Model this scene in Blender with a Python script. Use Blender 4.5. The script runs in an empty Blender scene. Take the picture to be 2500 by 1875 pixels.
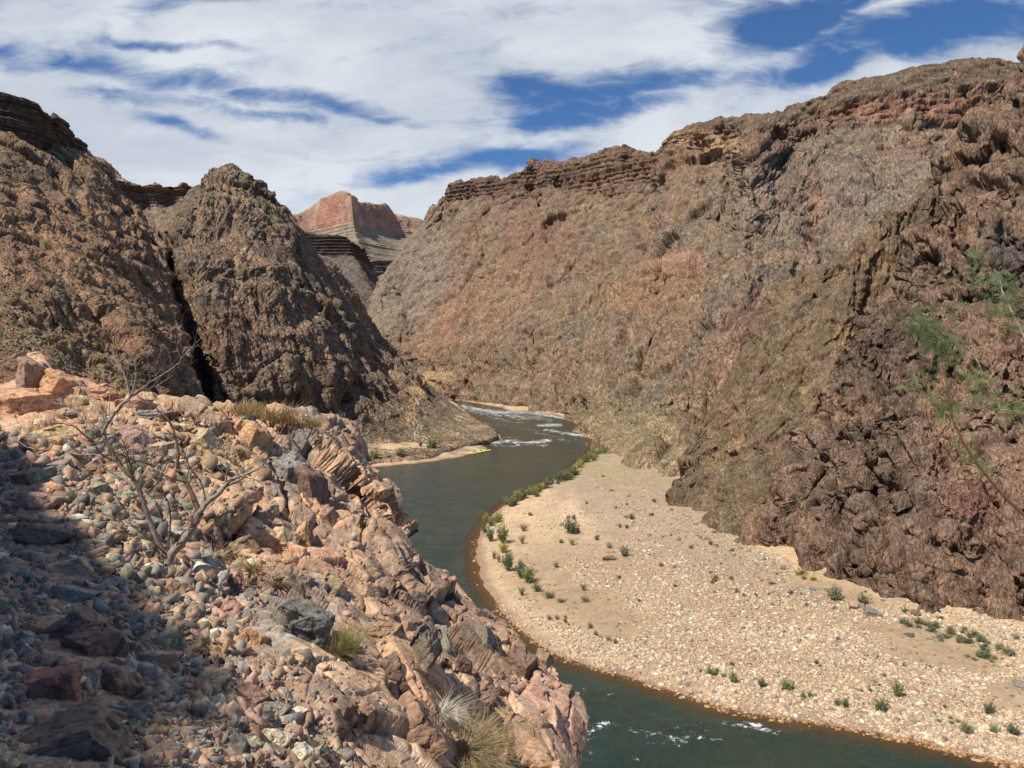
import bpy, bmesh, math, random
import numpy as np
from mathutils import Vector, Matrix, Euler
from mathutils.bvhtree import BVHTree

random.seed(7)
S = bpy.context.scene
C = S.collection

# ------------------------------------------------------------------ camera
F = 1850.0            # focal length in photo pixels (2500 wide)
HOR = 864.0           # photo row of the horizon
CAMZ = 55.0           # metres above the river
PITCH = math.atan((937.5 - HOR) / F)
cam = bpy.data.cameras.new('camera'); camo = bpy.data.objects.new('camera', cam); C.objects.link(camo)
cam.sensor_width = 36.0; cam.lens = 36.0 * F / 2500.0
cam.clip_start = 0.05; cam.clip_end = 30000
camo.location = (0, 0, CAMZ); camo.rotation_euler = (math.pi / 2 - PITCH, 0, 0)
S.camera = camo

# ------------------------------------------------------------------ sun, exposure
SUN_EL = math.radians(54)
SUN_AZ = math.radians(-131)      # 0 = straight ahead of the camera, negative = left
SUN_DIR = Vector((math.sin(SUN_AZ) * math.cos(SUN_EL), math.cos(SUN_AZ) * math.cos(SUN_EL), math.sin(SUN_EL)))
sl = bpy.data.lights.new('sun', 'SUN'); so = bpy.data.objects.new('sun', sl); C.objects.link(so)
sl.energy = 5.0; sl.angle = math.radians(0.53); sl.color = (1.0, 0.92, 0.80)
so.rotation_euler = SUN_DIR.to_track_quat('Z', 'Y').to_euler()
so.location = (-30, 0, 120)
S.view_settings.view_transform = 'Standard'
S.view_settings.look = 'None'
S.view_settings.exposure = 0.12
S.view_settings.gamma = 1.0

# ------------------------------------------------------------------ node helper
class NT:
    def __init__(s, tree):
        s.t = tree; s.n = tree.nodes; s.l = tree.links
    def new(s, typ, **kw):
        n = s.n.new(typ)
        for k, v in kw.items(): setattr(n, k, v)
        return n
    def put(s, sock, v):
        if isinstance(v, bpy.types.NodeSocket): s.l.new(v, sock)
        elif v is not None: sock.default_value = v
    def math(s, op, a, b=None, c=None, clamp=False):
        n = s.new('ShaderNodeMath', operation=op); n.use_clamp = clamp
        s.put(n.inputs[0], a)
        if b is not None: s.put(n.inputs[1], b)
        if c is not None: s.put(n.inputs[2], c)
        return n.outputs[0]
    def mapr(s, v, a, b, c=0.0, d=1.0, smooth=False):
        n = s.new('ShaderNodeMapRange'); n.clamp = True
        if smooth: n.interpolation_type = 'SMOOTHSTEP'
        s.put(n.inputs[0], v); s.put(n.inputs[1], a); s.put(n.inputs[2], b); s.put(n.inputs[3], c); s.put(n.inputs[4], d)
        return n.outputs[0]
    def mix(s, f, a, b, mode='MIX'):
        n = s.new('ShaderNodeMix', data_type='RGBA', blend_type=mode)
        s.put(n.inputs[0], f)
        s.put(n.inputs[6], a if isinstance(a, bpy.types.NodeSocket) else (*a, 1.0))
        s.put(n.inputs[7], b if isinstance(b, bpy.types.NodeSocket) else (*b, 1.0))
        return n.outputs[2]
    def noise(s, vec, scale, detail=4, rough=0.55, dist=0.0):
        n = s.new('ShaderNodeTexNoise'); s.put(n.inputs['Vector'], vec)
        n.inputs['Scale'].default_value = scale; n.inputs['Detail'].default_value = detail
        n.inputs['Roughness'].default_value = rough; n.inputs['Distortion'].default_value = dist
        return n.outputs['Fac']
    def mapping(s, vec, loc=(0, 0, 0), rot=(0, 0, 0), sc=(1, 1, 1)):
        n = s.new('ShaderNodeMapping'); s.put(n.inputs[0], vec)
        n.inputs[1].default_value = loc; n.inputs[2].default_value = rot; n.inputs[3].default_value = sc
        return n.outputs[0]

# ------------------------------------------------------------------ world: Nishita sky with cloud layer by direction
W = bpy.data.worlds.new('World'); S.world = W; W.use_nodes = True
nt = NT(W.node_tree); nt.n.clear()
out = nt.new('ShaderNodeOutputWorld'); bg = nt.new('ShaderNodeBackground')
nt.l.new(bg.outputs[0], out.inputs[0])
sky = nt.new('ShaderNodeTexSky', sky_type='NISHITA'); sky.sun_disc = False
sky.sun_elevation = SUN_EL; sky.sun_rotation = math.atan2(SUN_DIR.x, SUN_DIR.y)
sky.altitude = 700; sky.air_density = 1.0; sky.dust_density = 0.3; sky.ozone_density = 2.5
SKY_STR = 0.085
tc = nt.new('ShaderNodeTexCoord'); gen = tc.outputs['Generated']
sep = nt.new('ShaderNodeSeparateXYZ'); nt.l.new(gen, sep.inputs[0])
X, Y, Z = sep.outputs
yy = nt.math('MAXIMUM', Y, 0.05)
u = nt.math('DIVIDE', X, yy); v = nt.math('DIVIDE', Z, yy)
uv = nt.new('ShaderNodeCombineXYZ'); nt.put(uv.inputs[0], u); nt.put(uv.inputs[1], v); uvv = uv.outputs[0]
# cloud sheet coordinates (a flat layer overhead seen in perspective)
zz = nt.math('ADD', nt.math('MAXIMUM', Z, 0.0), 0.12)
cp = nt.new('ShaderNodeCombineXYZ'); nt.put(cp.inputs[0], nt.math('DIVIDE', X, zz)); nt.put(cp.inputs[1], nt.math('DIVIDE', Y, zz))
cpm = nt.mapping(cp.outputs[0], rot=(0, 0, math.radians(-28)), sc=(0.55, 1.15, 1))
n1 = nt.noise(cpm, 1.5, 9, 0.56, 0.5)
wuv = nt.mapping(uvv, rot=(0, 0, math.radians(-14)), sc=(1, 2.1, 1))
n2 = nt.noise(wuv, 4.2, 9, 0.60, 0.5)
n3 = nt.noise(nt.mapping(uvv, loc=(3, 1, 0), rot=(0, 0, math.radians(-20)), sc=(1, 3.2, 1)), 13.0, 7, 0.62, 0.8)
warp = nt.new('ShaderNodeTexNoise'); nt.l.new(uvv, warp.inputs['Vector']); warp.inputs['Scale'].default_value = 5.0; warp.inputs['Detail'].default_value = 6
wv = nt.new('ShaderNodeVectorMath', operation='MULTIPLY_ADD'); nt.l.new(warp.outputs['Color'], wv.inputs[0])
wv.inputs[1].default_value = (0.16, 0.10, 0); wv.inputs[2].default_value = (-0.08, -0.05, 0)
wu = nt.new('ShaderNodeVectorMath', operation='ADD'); nt.l.new(uvv, wu.inputs[0]); nt.l.new(wv.outputs[0], wu.inputs[1])
def skyblob(px, py, rx, ry, ang):
    cx, cy = (px - 1250) / F, (HOR - py) / F
    m = nt.mapping(wu.outputs[0], loc=(0, 0, 0))
    a = nt.new('ShaderNodeVectorMath', operation='SUBTRACT'); nt.l.new(wu.outputs[0], a.inputs[0]); a.inputs[1].default_value = (cx, cy, 0)
    r = nt.mapping(a.outputs[0], rot=(0, 0, math.radians(-ang)))
    d = nt.new('ShaderNodeVectorMath', operation='DIVIDE'); nt.l.new(r, d.inputs[0]); d.inputs[1].default_value = (rx / F, ry / F, 1)
    L = nt.new('ShaderNodeVectorMath', operation='LENGTH'); nt.l.new(d.outputs[0], L.inputs[0])
    return nt.mapr(L.outputs['Value'], 1.9, 0.0, 0, 1, True)
holes = [(2250, 95, 430, 62, 6), (2050, 150, 330, 36, 8), (1900, 70, 170, 60, 20), (1500, 215, 300, 50, 10), (1450, 255, 190, 38, 8),
         (1330, 222, 120, 36, 0), (1380, 288, 120, 26, 4), (1250, 395, 190, 34, 6), (1020, 440, 170, 26, 10), (1620, 190, 160, 30, 8),
         (230, 165, 330, 42, -10), (560, 230, 320, 34, -12), (760, 268, 190, 30, -10), (330, 255, 160, 26, -6), (60, 140, 110, 40, -12),
         (490, 8, 110, 20, 0), (430, 112, 140, 14, -4), (470, 330, 90, 18, -14), (2420, 60, 200, 40, 0), (900, 300, 120, 14, -6), (640, 300, 120, 20, -10)]
acc = None
for h in holes:
    b = skyblob(*h)
    b = nt.math('MULTIPLY', b, 0.72 if h[0] < 1000 else (0.95 if h[0] < 1700 else 1.05))
    acc = b if acc is None else nt.math('MAXIMUM', acc, b)
clear = nt.math('SUBTRACT', 1.0, acc)
dens = nt.math('ADD', nt.math('MULTIPLY', clear, 0.95), nt.math('MULTIPLY', nt.math('SUBTRACT', n2, 0.5), 1.55))
dens = nt.math('ADD', dens, nt.math('MULTIPLY', nt.math('SUBTRACT', n3, 0.5), 1.1))
dens = nt.math('ADD', dens, nt.math('MULTIPLY', nt.math('SUBTRACT', n1, 0.5), 0.25))
front = nt.mapr(dens, 0.05, 0.98, 0.01, 0.98, True)
back = nt.mapr(n1, 0.52, 0.80, 0.0, 0.35, True)
isf = nt.mapr(Y, 0.25, 0.45, 0, 1, True)
cm = nt.new('ShaderNodeMix', data_type='FLOAT'); nt.put(cm.inputs[0], isf); nt.put(cm.inputs[2], back); nt.put(cm.inputs[3], front)
cloud = cm.outputs[0]
skyc = nt.new('ShaderNodeVectorMath', operation='SCALE'); nt.l.new(sky.outputs[0], skyc.inputs[0]); skyc.inputs['Scale'].default_value = 1.0
skyt = nt.mix(1.0, skyc.outputs[0], (0.50, 0.80, 1.12), 'MULTIPLY')
shade = nt.noise(nt.mapping(uvv, loc=(7, 2, 0), rot=(0, 0, math.radians(-16)), sc=(1, 2.4, 1)), 3.4, 8, 0.58, 0.4)
ccol = nt.mix(nt.mapr(shade, 0.36, 0.66, 0, 1, True), (0.52 / SKY_STR, 0.57 / SKY_STR, 0.645 / SKY_STR), (0.69 / SKY_STR, 0.73 / SKY_STR, 0.78 / SKY_STR))
fin = nt.mix(cloud, skyt, ccol)
nt.l.new(fin, bg.inputs[0]); bg.inputs[1].default_value = SKY_STR
try: W.cycles.sampling_method = 'MANUAL'; W.cycles.sample_map_resolution = 512
except Exception: pass

# ------------------------------------------------------------------ projection between photo pixels and the world
cp_, sp_ = math.cos(PITCH), math.sin(PITCH)
def pxdir(px, py):
    px = np.asarray(px, dtype=np.float64); py = np.asarray(py, dtype=np.float64)
    dx = (px - 1250) / F; dy = -(py - 937.5) / F
    return np.stack([dx, cp_ + dy * sp_, -sp_ + dy * cp_], -1)
def at(px, py, Yd):
    d = pxdir(px, py); t = np.asarray(Yd) / d[..., 1]
    return d * t[..., None] + np.array([0, 0, CAMZ])
def onz(px, py, z=0.0):
    d = pxdir(px, py); t = (z - CAMZ) / d[..., 2]
    return d * t[..., None] + np.array([0, 0, CAMZ])
def proj(P):
    x, y, z = P[..., 0], P[..., 1], P[..., 2] - CAMZ
    f = y * cp_ - z * sp_; up = y * sp_ + z * cp_
    return 1250 + F * x / f, 937.5 - F * up / f

# ------------------------------------------------------------------ numpy noise
def _h(ix, iy, iz, seed):
    a = (ix * np.uint32(374761393) + iy * np.uint32(668265263)
         + iz * np.uint32(2147483647) + np.uint32((seed * 974634777 + 12345) & 0xffffffff))
    a ^= a >> np.uint32(13); a *= np.uint32(1274126177); a ^= a >> np.uint32(16)
    a *= np.uint32(2246822519); a ^= a >> np.uint32(13)
    return a
_G = np.array([[1,1,0],[-1,1,0],[1,-1,0],[-1,-1,0],[1,0,1],[-1,0,1],[1,0,-1],[-1,0,-1],[0,1,1],[0,-1,1],[0,1,-1],[0,-1,-1],[1,1,0],[0,-1,1],[-1,1,0],[0,-1,-1]], np.float32)
def perlin(P, seed=0):
    fl = np.floor(P); f = (P - fl).astype(np.float32); i = fl.astype(np.int32).astype(np.uint32)
    w = f * f * f * (f * (f * 6 - 15) + 10)
    res = np.zeros(P.shape[0], np.float32)
    for a in (0, 1):
        wx = w[:, 0] if a else 1 - w[:, 0]
        for b in (0, 1):
            wy = w[:, 1] if b else 1 - w[:, 1]
            for c in (0, 1):
                wz = w[:, 2] if c else 1 - w[:, 2]
                g = _G[_h(i[:, 0] + np.uint32(a), i[:, 1] + np.uint32(b), i[:, 2] + np.uint32(c), seed) & np.uint32(15)]
                res += wx * wy * wz * (g[:, 0] * (f[:, 0] - a) + g[:, 1] * (f[:, 1] - b) + g[:, 2] * (f[:, 2] - c))
    return res
def fbm(P, oct=4, gain=0.5, seed=0, ridged=False):
    r = np.zeros(P.shape[0], np.float32); a = 1.0; s = 0.0; Q = P
    for k in range(oct):
        n = perlin(Q, seed + k * 17)
        if ridged: n = 1 - np.abs(n) * 2.6
        r += a * n; s += a; a *= gain; Q = Q * 2.03 + 5.3
    return r / s
def facet(P, seed=0):
    """angular blocks: per Voronoi cell a tilted plane; returns height (-1..1), crack distance, cell random"""
    n = P.shape[0]
    fb = np.floor(P - 0.5); base = fb.astype(np.int32).astype(np.uint32); L = (P - fb).astype(np.float32)
    d1 = np.full(n, 9e9, np.float32); d2 = np.full(n, 9e9, np.float32)
    hh = np.zeros(n, np.float32); cid = np.zeros(n, np.float32)
    for a in (0, 1):
        for b in (0, 1):
            for c in (0, 1):
                ix, iy, iz = base[:, 0] + np.uint32(a), base[:, 1] + np.uint32(b), base[:, 2] + np.uint32(c)
                h = _h(ix, iy, iz, seed)
                r1 = (h & np.uint32(1023)).astype(np.float32) / 1023; r2 = ((h >> np.uint32(10)) & np.uint32(1023)).astype(np.float32) / 1023
                r3 = ((h >> np.uint32(20)) & np.uint32(1023)).astype(np.float32) / 1023
                dx = L[:, 0] - a - 0.15 - 0.7 * r1; dy = L[:, 1] - b - 0.15 - 0.7 * r2; dz = L[:, 2] - c - 0.15 - 0.7 * r3
                d = dx * dx + dy * dy + dz * dz
                h2 = h * np.uint32(2654435761); h2 ^= h2 >> np.uint32(15)
                g1 = (h2 & np.uint32(255)).astype(np.float32) / 127.5 - 1; g2 = ((h2 >> np.uint32(8)) & np.uint32(255)).astype(np.float32) / 127.5 - 1
                g3 = ((h2 >> np.uint32(16)) & np.uint32(255)).astype(np.float32) / 127.5 - 1; o = ((h2 >> np.uint32(24)) & np.uint32(255)).astype(np.float32) / 255
                hv = (o - 0.5) + (dx * g1 + dy * g2 + dz * g3) * 0.9
                near = d < d1
                d2 = np.where(near, d1, np.minimum(d2, d)); 
                hh = np.where(near, hv, hh); cid = np.where(near, o, cid); d1 = np.where(near, d, d1)
    return hh, np.sqrt(d2) - np.sqrt(d1), cid
def sstep(a, b, x):
    t = np.clip((x - a) / (b - a), 0, 1); return t * t * (3 - 2 * t)
def rotxyz(P, ang, axis):
    c, s = math.cos(ang), math.sin(ang); Q = P.copy(); i, j = [(1, 2), (2, 0), (0, 1)][axis]
    Q[:, i] = c * P[:, i] - s * P[:, j]; Q[:, j] = s * P[:, i] + c * P[:, j]; return Q

# ------------------------------------------------------------------ mesh helpers
def tagit(o, label=None, cat=None, group=None, kind=None):
    if label: o['label'] = label
    if cat: o['category'] = cat
    if group: o['group'] = group
    if kind: o['kind'] = kind
    return o
def mesh_np(name, V, Fc, mat=None, col=None, attrs=None, smooth=False):
    """V (n,3); Fc (m,k) faces"""
    me = bpy.data.meshes.new(name); n, k = Fc.shape
    me.vertices.add(len(V)); me.vertices.foreach_set('co', np.ascontiguousarray(V, np.float32).ravel())
    me.loops.add(n * k); me.loops.foreach_set('vertex_index', np.ascontiguousarray(Fc, np.int32).ravel())
    me.polygons.add(n); me.polygons.foreach_set('loop_start', np.arange(0, n * k, k, dtype=np.int32))
    me.polygons.foreach_set('loop_total', np.full(n, k, np.int32))
    me.update(calc_edges=True)
    if smooth: me.polygons.foreach_set('use_smooth', np.ones(n, bool))
    if col is not None:
        ca = me.color_attributes.new('Col', 'FLOAT_COLOR', 'POINT')
        c4 = np.ones((len(V), 4), np.float32); c4[:, :3] = col; ca.data.foreach_set('color', c4.ravel())
    for k_, a in (attrs or {}).items():
        at_ = me.attributes.new(k_, 'FLOAT', 'POINT'); at_.data.foreach_set('value', np.ascontiguousarray(a, np.float32))
    if mat: me.materials.append(mat)
    return me
def link(name, me, parent=None):
    o = bpy.data.objects.new(name, me); C.objects.link(o)
    if parent: o.parent = parent
    return o
def gridfaces(nu, nv):
    i = np.arange(nu * nv).reshape(nu, nv)
    return np.stack([i[:-1, :-1], i[1:, :-1], i[1:, 1:], i[:-1, 1:]], -1).reshape(-1, 4)
def pchip(tk, K, t):
    """monotone-ish cubic along axis 0; tk knots, K values (n,...), t sample positions"""
    h = np.diff(tk); sh = (len(h),) + (1,) * (K.ndim - 1)
    d = np.diff(K, axis=0) / h.reshape(sh)
    m = np.zeros_like(K)
    a, b = d[:-1], d[1:]
    same = (a * b) > 0
    m[1:-1] = np.where(same, 2 * a * b / np.where(same, a + b, 1), 0)
    m[1:-1] = 0.5 * m[1:-1] + 0.25 * (a + b) * 0.8
    m[0], m[-1] = d[0], d[-1]
    k = np.clip(np.searchsorted(tk, t, side='right') - 1, 0, len(h) - 1)
    s = ((t - tk[k]) / h[k]).reshape((-1,) + (1,) * (K.ndim - 1)); hk = h[k].reshape(s.shape)
    return ((2*s**3 - 3*s**2 + 1) * K[k] + (s**3 - 2*s**2 + s) * hk * m[k] + (-2*s**3 + 3*s**2) * K[k+1] + (s**3 - s**2) * hk * m[k+1])
def normals(G):
    du = np.gradient(G, axis=0); dv = np.gradient(G, axis=1)
    n = np.cross(du, dv); n /= np.maximum(np.linalg.norm(n, axis=-1, keepdims=True), 1e-9)
    return n
def surf(cols, nu, nv, back=150.0, world=False, skirt=6.0, drop=40.0):
    """cols: list of columns, each list of (px,py,Y) from foot to skyline. Returns grid (nu,NV,3), u, v (v in row units, 0 = foot)"""
    A = np.array(cols, dtype=np.float64)
    G = A if world else at(A[..., 0], A[..., 1], A[..., 2])
    q = A if world else np.stack(proj(G), -1)
    du = np.linalg.norm(np.diff(q[..., :2] if not world else q, axis=0), axis=-1).mean(1); dv = np.linalg.norm(np.diff(q[..., :2] if not world else q, axis=1), axis=-1).mean(0)
    foot = G[:, :1] + np.array([0, 0, -skirt]) - (G[:, 1:2] - G[:, :1]) * 0.1
    hz = G[:, -1:] * np.array([1, 1, 0]); hz = hz / np.linalg.norm(hz, axis=-1, keepdims=True)     # the top runs on away from the river
    b1 = G[:, -1:] + hz * back * 0.25 + np.array([0, 0, -drop * 0.02]); b2 = G[:, -1:] + hz * back + np.array([0, 0, -drop])
    K = np.concatenate([foot, G, b1, b2], 1)
    nr = K.shape[1]
    tu = np.concatenate([[0], np.cumsum(np.maximum(du, du.max() * 0.08))])
    tv = np.arange(nr, dtype=float)
    ts = [np.linspace(0, 1, 5)[:-1]]
    tot = dv.sum()
    for k in range(len(dv)):
        m = max(4, int(round(nv * dv[k] / tot))); ts.append(1 + k + np.linspace(0, 1, m + 1)[:-1])
    ts.append(1 + len(dv) + np.linspace(0, 1, 9)[:-1]); ts.append(2 + len(dv) + np.linspace(0, 1, 7))
    t = np.concatenate(ts)
    Ku = pchip(tu, K, np.linspace(0, tu[-1], nu))
    Gd = pchip(tv, np.swapaxes(Ku, 0, 1), t)
    Gd = np.swapaxes(Gd, 0, 1)
    return np.ascontiguousarray(Gd), np.linspace(0, 1, nu), t - 1
def N3(G): return G.reshape(-1, 3)
def push(G, amt, d=None):
    n = normals(G) if d is None else d
    return G + n * amt.reshape(G.shape[:2])[..., None]
def flipn(G):
    """surface normals that face the camera side"""
    n = normals(G)
    toc = np.array([0, 0, CAMZ]) - G
    sgn = np.sign((n * toc).sum(-1).mean()) or 1
    return n * sgn
def blend(c, m, col):
    return c + (np.asarray(col, np.float32) - c) * m[:, None]

# ------------------------------------------------------------------ materials
def rock_material(name, fine, bump=0.5, dist=0.3, contrast=0.5, streak=(1, 1, 1), rough=0.9, objcol=False, coarse=None):
    m = bpy.data.materials.new(name); m.use_nodes = True; t = NT(m.node_tree); t.n.clear()
    o = t.new('ShaderNodeOutputMaterial'); b = t.new('ShaderNodeBsdfPrincipled'); t.l.new(b.outputs[0], o.inputs[0])
    tc = t.new('ShaderNodeTexCoord'); vec = tc.outputs['Object']
    if objcol:
        oi = t.new('ShaderNodeObjectInfo'); col = oi.outputs['Color']
        vec = t.new('ShaderNodeNewGeometry').outputs['Position']; add = t.new('ShaderNodeVectorMath', operation='ADD'); t.l.new(vec, add.inputs[0])
        sc = t.new('ShaderNodeVectorMath', operation='SCALE'); sc.inputs[0].default_value = (17, 31, 23); t.l.new(oi.outputs['Random'], sc.inputs['Scale'])
        t.l.new(sc.outputs[0], add.inputs[1]); vec = add.outputs[0]
    else:
        a = t.new('ShaderNodeAttribute', attribute_name='Col'); col = a.outputs['Color']
    sv = t.mapping(vec, rot=(0.3, 0.2, 0.1), sc=streak)
    n1 = t.noise(sv, fine, 8, 0.68, 0.6); n2 = t.noise(vec, fine * 0.22, 6, 0.6, 0.8)
    v1 = t.mapr(n1, 0.36, 0.64, 1 - contrast, 1 + contrast * 0.9)
    v2 = t.mapr(n2, 0.36, 0.64, 1 - contrast * 0.55, 1 + contrast * 0.5)
    mul = t.math('MULTIPLY', v1, v2)
    sc2 = t.new('ShaderNodeVectorMath', operation='SCALE'); t.l.new(col, sc2.inputs[0]); t.l.new(mul, sc2.inputs['Scale'])
    # mineral tint: warmer / greyer patches
    n4 = t.noise(vec, fine * 0.6, 5, 0.6, 1.2)
    c2 = t.mix(t.mapr(n4, 0.50, 0.68, 0, 0.5), sc2.outputs[0], t.mix(1.0, sc2.outputs[0], (1.18, 0.92, 0.78), 'MULTIPLY'))
    c3 = t.mix(t.mapr(n4, 0.48, 0.32, 0, 0.55), c2, t.mix(1.0, c2, (0.86, 0.90, 0.90), 'MULTIPLY'))
    t.l.new(c3, b.inputs['Base Color']); b.inputs['Roughness'].default_value = rough
    b.inputs['Specular IOR Level'].default_value = 0.25
    vo = t.new('ShaderNodeTexVoronoi', feature='DISTANCE_TO_EDGE'); t.l.new(sv, vo.inputs['Vector']); vo.inputs['Scale'].default_value = fine * 0.45
    hgt = t.math('ADD', n1, t.math('MULTIPLY', t.mapr(vo.outputs['Distance'], 0, 0.08), 0.35))
    bp = t.new('ShaderNodeBump'); bp.inputs['Strength'].default_value = bump; bp.inputs['Distance'].default_value = dist
    t.l.new(hgt, bp.inputs['Height']); t.l.new(bp.outputs[0], b.inputs['Normal'])
    return m
def plain_material(name, color, rough=0.7, var=0.3, scale=20, objcol=False, attr=False, transl=0.0, spec=0.3):
    m = bpy.data.materials.new(name); m.use_nodes = True; t = NT(m.node_tree); t.n.clear()
    o = t.new('ShaderNodeOutputMaterial'); b = t.new('ShaderNodeBsdfPrincipled')
    tc = t.new('ShaderNodeTexCoord'); n = t.noise(tc.outputs['Object'], scale, 5, 0.6)
    if attr: col = t.new('ShaderNodeAttribute', attribute_name='Col').outputs['Color']
    elif objcol: col = t.new('ShaderNodeObjectInfo').outputs['Color']
    else:
        r = t.new('ShaderNodeRGB'); r.outputs[0].default_value = (*color, 1); col = r.outputs[0]
    sc = t.new('ShaderNodeVectorMath', operation='SCALE'); t.l.new(col, sc.inputs[0]); t.l.new(t.mapr(n, 0.3, 0.7, 1 - var, 1 + var), sc.inputs['Scale'])
    t.l.new(sc.outputs[0], b.inputs['Base Color']); b.inputs['Roughness'].default_value = rough; b.inputs['Specular IOR Level'].default_value = spec
    if transl > 0:
        tr = t.new('ShaderNodeBsdfTranslucent'); t.l.new(sc.outputs[0], tr.inputs[0]); mx = t.new('ShaderNodeMixShader'); mx.inputs[0].default_value = transl
        t.l.new(b.outputs[0], mx.inputs[1]); t.l.new(tr.outputs[0], mx.inputs[2]); t.l.new(mx.outputs[0], o.inputs[0])
    else: t.l.new(b.outputs[0], o.inputs[0])
    return m
M_far = rock_material('far_rock', 0.06, 0.5, 6.0, 0.32, (1, 1, 2.2))
M_wall = rock_material('wall_rock', 0.42, 0.9, 2.2, 0.62, (1.4, 1.4, 0.55))
M_near = rock_material('near_cliff_rock', 1.1, 0.9, 0.9, 0.60, (1.6, 1.6, 0.45))
M_out = rock_material('outcrop_rock', 14.0, 0.5, 0.02, 0.40, (1.2, 1.2, 1.0))
M_stone = rock_material('loose_stone', 12.0, 0.55, 0.025, 0.42, (1, 1, 1.4), objcol=True)
M_rubble = rock_material('rubble', 30.0, 0.5, 0.01, 0.35)
M_cobble = plain_material('cobble', (0.5, 0.4, 0.3), 0.85, 0.15, 2.0, attr=True)
M_scrub = plain_material('scrub', (0.1, 0.1, 0.05), 0.95, 0.25, 1.0, attr=True, spec=0.1)
M_leaf = plain_material('bush_leaf', (0.1, 0.15, 0.05), 0.7, 0.35, 3.0, objcol=True, transl=0.25, spec=0.2)
M_grass = plain_material('dry_blade', (0.4, 0.3, 0.15), 0.8, 0.3, 6.0, objcol=True, transl=0.2, spec=0.15)
M_bark = plain_material('pale_bark', (0.33, 0.27, 0.215), 0.85, 0.4, 25.0)
M_barkd = plain_material('brown_bark', (0.15, 0.085, 0.05), 0.8, 0.35, 40.0)
M_mleaf = plain_material('mesquite_leaf', (0.17, 0.25, 0.10), 0.6, 0.3, 8.0, transl=0.35)

# palettes (linear albedo)
BROWN = (0.200, 0.135, 0.085); DARK = (0.098, 0.076, 0.058); TAN = (0.335, 0.238, 0.148); PINK = (0.33, 0.195, 0.130)
GREY = (0.170, 0.150, 0.120); OLIVE = (0.155, 0.135, 0.075); RED = (0.215, 0.095, 0.065); PALE = (0.42, 0.34, 0.25); ORANGE = (0.42, 0.26, 0.155)
def paint(P, base, layers, seed=0):
    c = np.tile(np.asarray(base, np.float32), (len(P), 1))
    for k, (col, sc, lo, hi, st) in enumerate(layers):
        n = fbm(P * np.asarray(sc, np.float64), 4, 0.55, seed + 31 * k)
        c = blend(c, sstep(lo, hi, n) * st, col)
    return c
def zone(P, px, py, rx, ry, ang=0, soft=0.6, seed=3, wob=0.35):
    """soft patch of differing rock, placed by where its point of the wall is seen"""
    qx, qy = proj(P); dx, dy = qx - px, qy - py; a = math.radians(ang)
    ex = (dx * math.cos(a) + dy * math.sin(a)) / rx; ey = (-dx * math.sin(a) + dy * math.cos(a)) / ry
    r = np.sqrt(ex * ex + ey * ey) + fbm(np.stack([qx / 60, qy / 60, 0 * qx], -1), 4, 0.6, seed) * wob * 2
    return sstep(1 + soft / 2, 1 - soft / 2, r)
# ------------------------------------------------------------------ scatter helpers
_bm = bmesh.new(); bmesh.ops.create_icosphere(_bm, subdivisions=1, radius=1.0)
ICO_V = np.array([v.co[:] for v in _bm.verts], np.float64); ICO_F = np.array([[v.index for v in f.verts] for f in _bm.faces]); _bm.free()
_bm = bmesh.new(); bmesh.ops.create_icosphere(_bm, subdivisions=2, radius=1.0)
ICO2_V = np.array([v.co[:] for v in _bm.verts], np.float64); ICO2_F = np.array([[v.index for v in f.verts] for f in _bm.faces]); _bm.free()
def randrot(n, rg):
    q = rg.normal(size=(n, 4)); q /= np.linalg.norm(q, axis=1, keepdims=True); w, x, y, z = q.T
    return np.stack([1-2*(y*y+z*z), 2*(x*y-z*w), 2*(x*z+y*w), 2*(x*y+z*w), 1-2*(x*x+z*z), 2*(y*z-x*w), 2*(x*z-y*w), 2*(y*z+x*w), 1-2*(x*x+y*y)], -1).reshape(n, 3, 3)
def zrot(n, rg):
    a = rg.uniform(0, 6.283, n); c, s = np.cos(a), np.sin(a); R = np.zeros((n, 3, 3)); R[:, 0, 0] = c; R[:, 0, 1] = -s; R[:, 1, 0] = s; R[:, 1, 1] = c; R[:, 2, 2] = 1
    return R
def angular(dirs, seed, k=16, npl=11, jag=0.05):
    """radius of a broken angular stone along given directions"""
    rg = np.random.default_rng(seed)
    n = rg.normal(size=(npl, 3)); n /= np.linalg.norm(n, axis=1, keepdims=True); h = rg.uniform(0.55, 0.95, npl)
    d = dirs @ n.T
    r = np.where(d > 0.05, h[None] / np.maximum(d, 0.05), 50.0)
    r = np.minimum(r, 3.0)
    r0 = r.min(1); rr = r0 - np.log(np.exp(-k * (r - r0[:, None])).sum(1)) / k
    if jag: rr = rr * (1 + jag * fbm(dirs * 2.6 + seed, 4, 0.6, seed) * 2)
    return np.clip(rr, 0.3, 1.35)
STONES = []
for k in range(10):
    STONES.append(ICO2_V * angular(ICO2_V, 500 + k, 90, 6 + k % 3, 0.03)[:, None])
CHUNKS = []      # broken angular stones: convex hulls of points near the corners of a block
for k in range(14):
    rg_ = np.random.default_rng(300 + k); b_ = bmesh.new()
    cor = np.array([(a, b, c) for a in (-1, 1) for b in (-1, 1) for c in (-1, 1)], float) * np.array([1, .78, .62]); cor = np.concatenate([cor * rg_.uniform(.55, 1.05, (8, 1)), cor[rg_.permutation(8)[:4]] * rg_.uniform(.5, 1.0, (4, 3))]) + rg_.normal(0, .10, (12, 3))
    for c_ in cor: b_.verts.new(c_)
    r_ = bmesh.ops.convex_hull(b_, input=list(b_.verts)); bmesh.ops.delete(b_, geom=[v for v in b_.verts if not v.link_faces], context='VERTS'); bmesh.ops.triangulate(b_, faces=list(b_.faces)); b_.verts.index_update()
    CHUNKS.append((np.array([v.co[:] for v in b_.verts]), np.array([[v.index for v in f.verts] for f in b_.faces]))); b_.free()
PEBB = []
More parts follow.
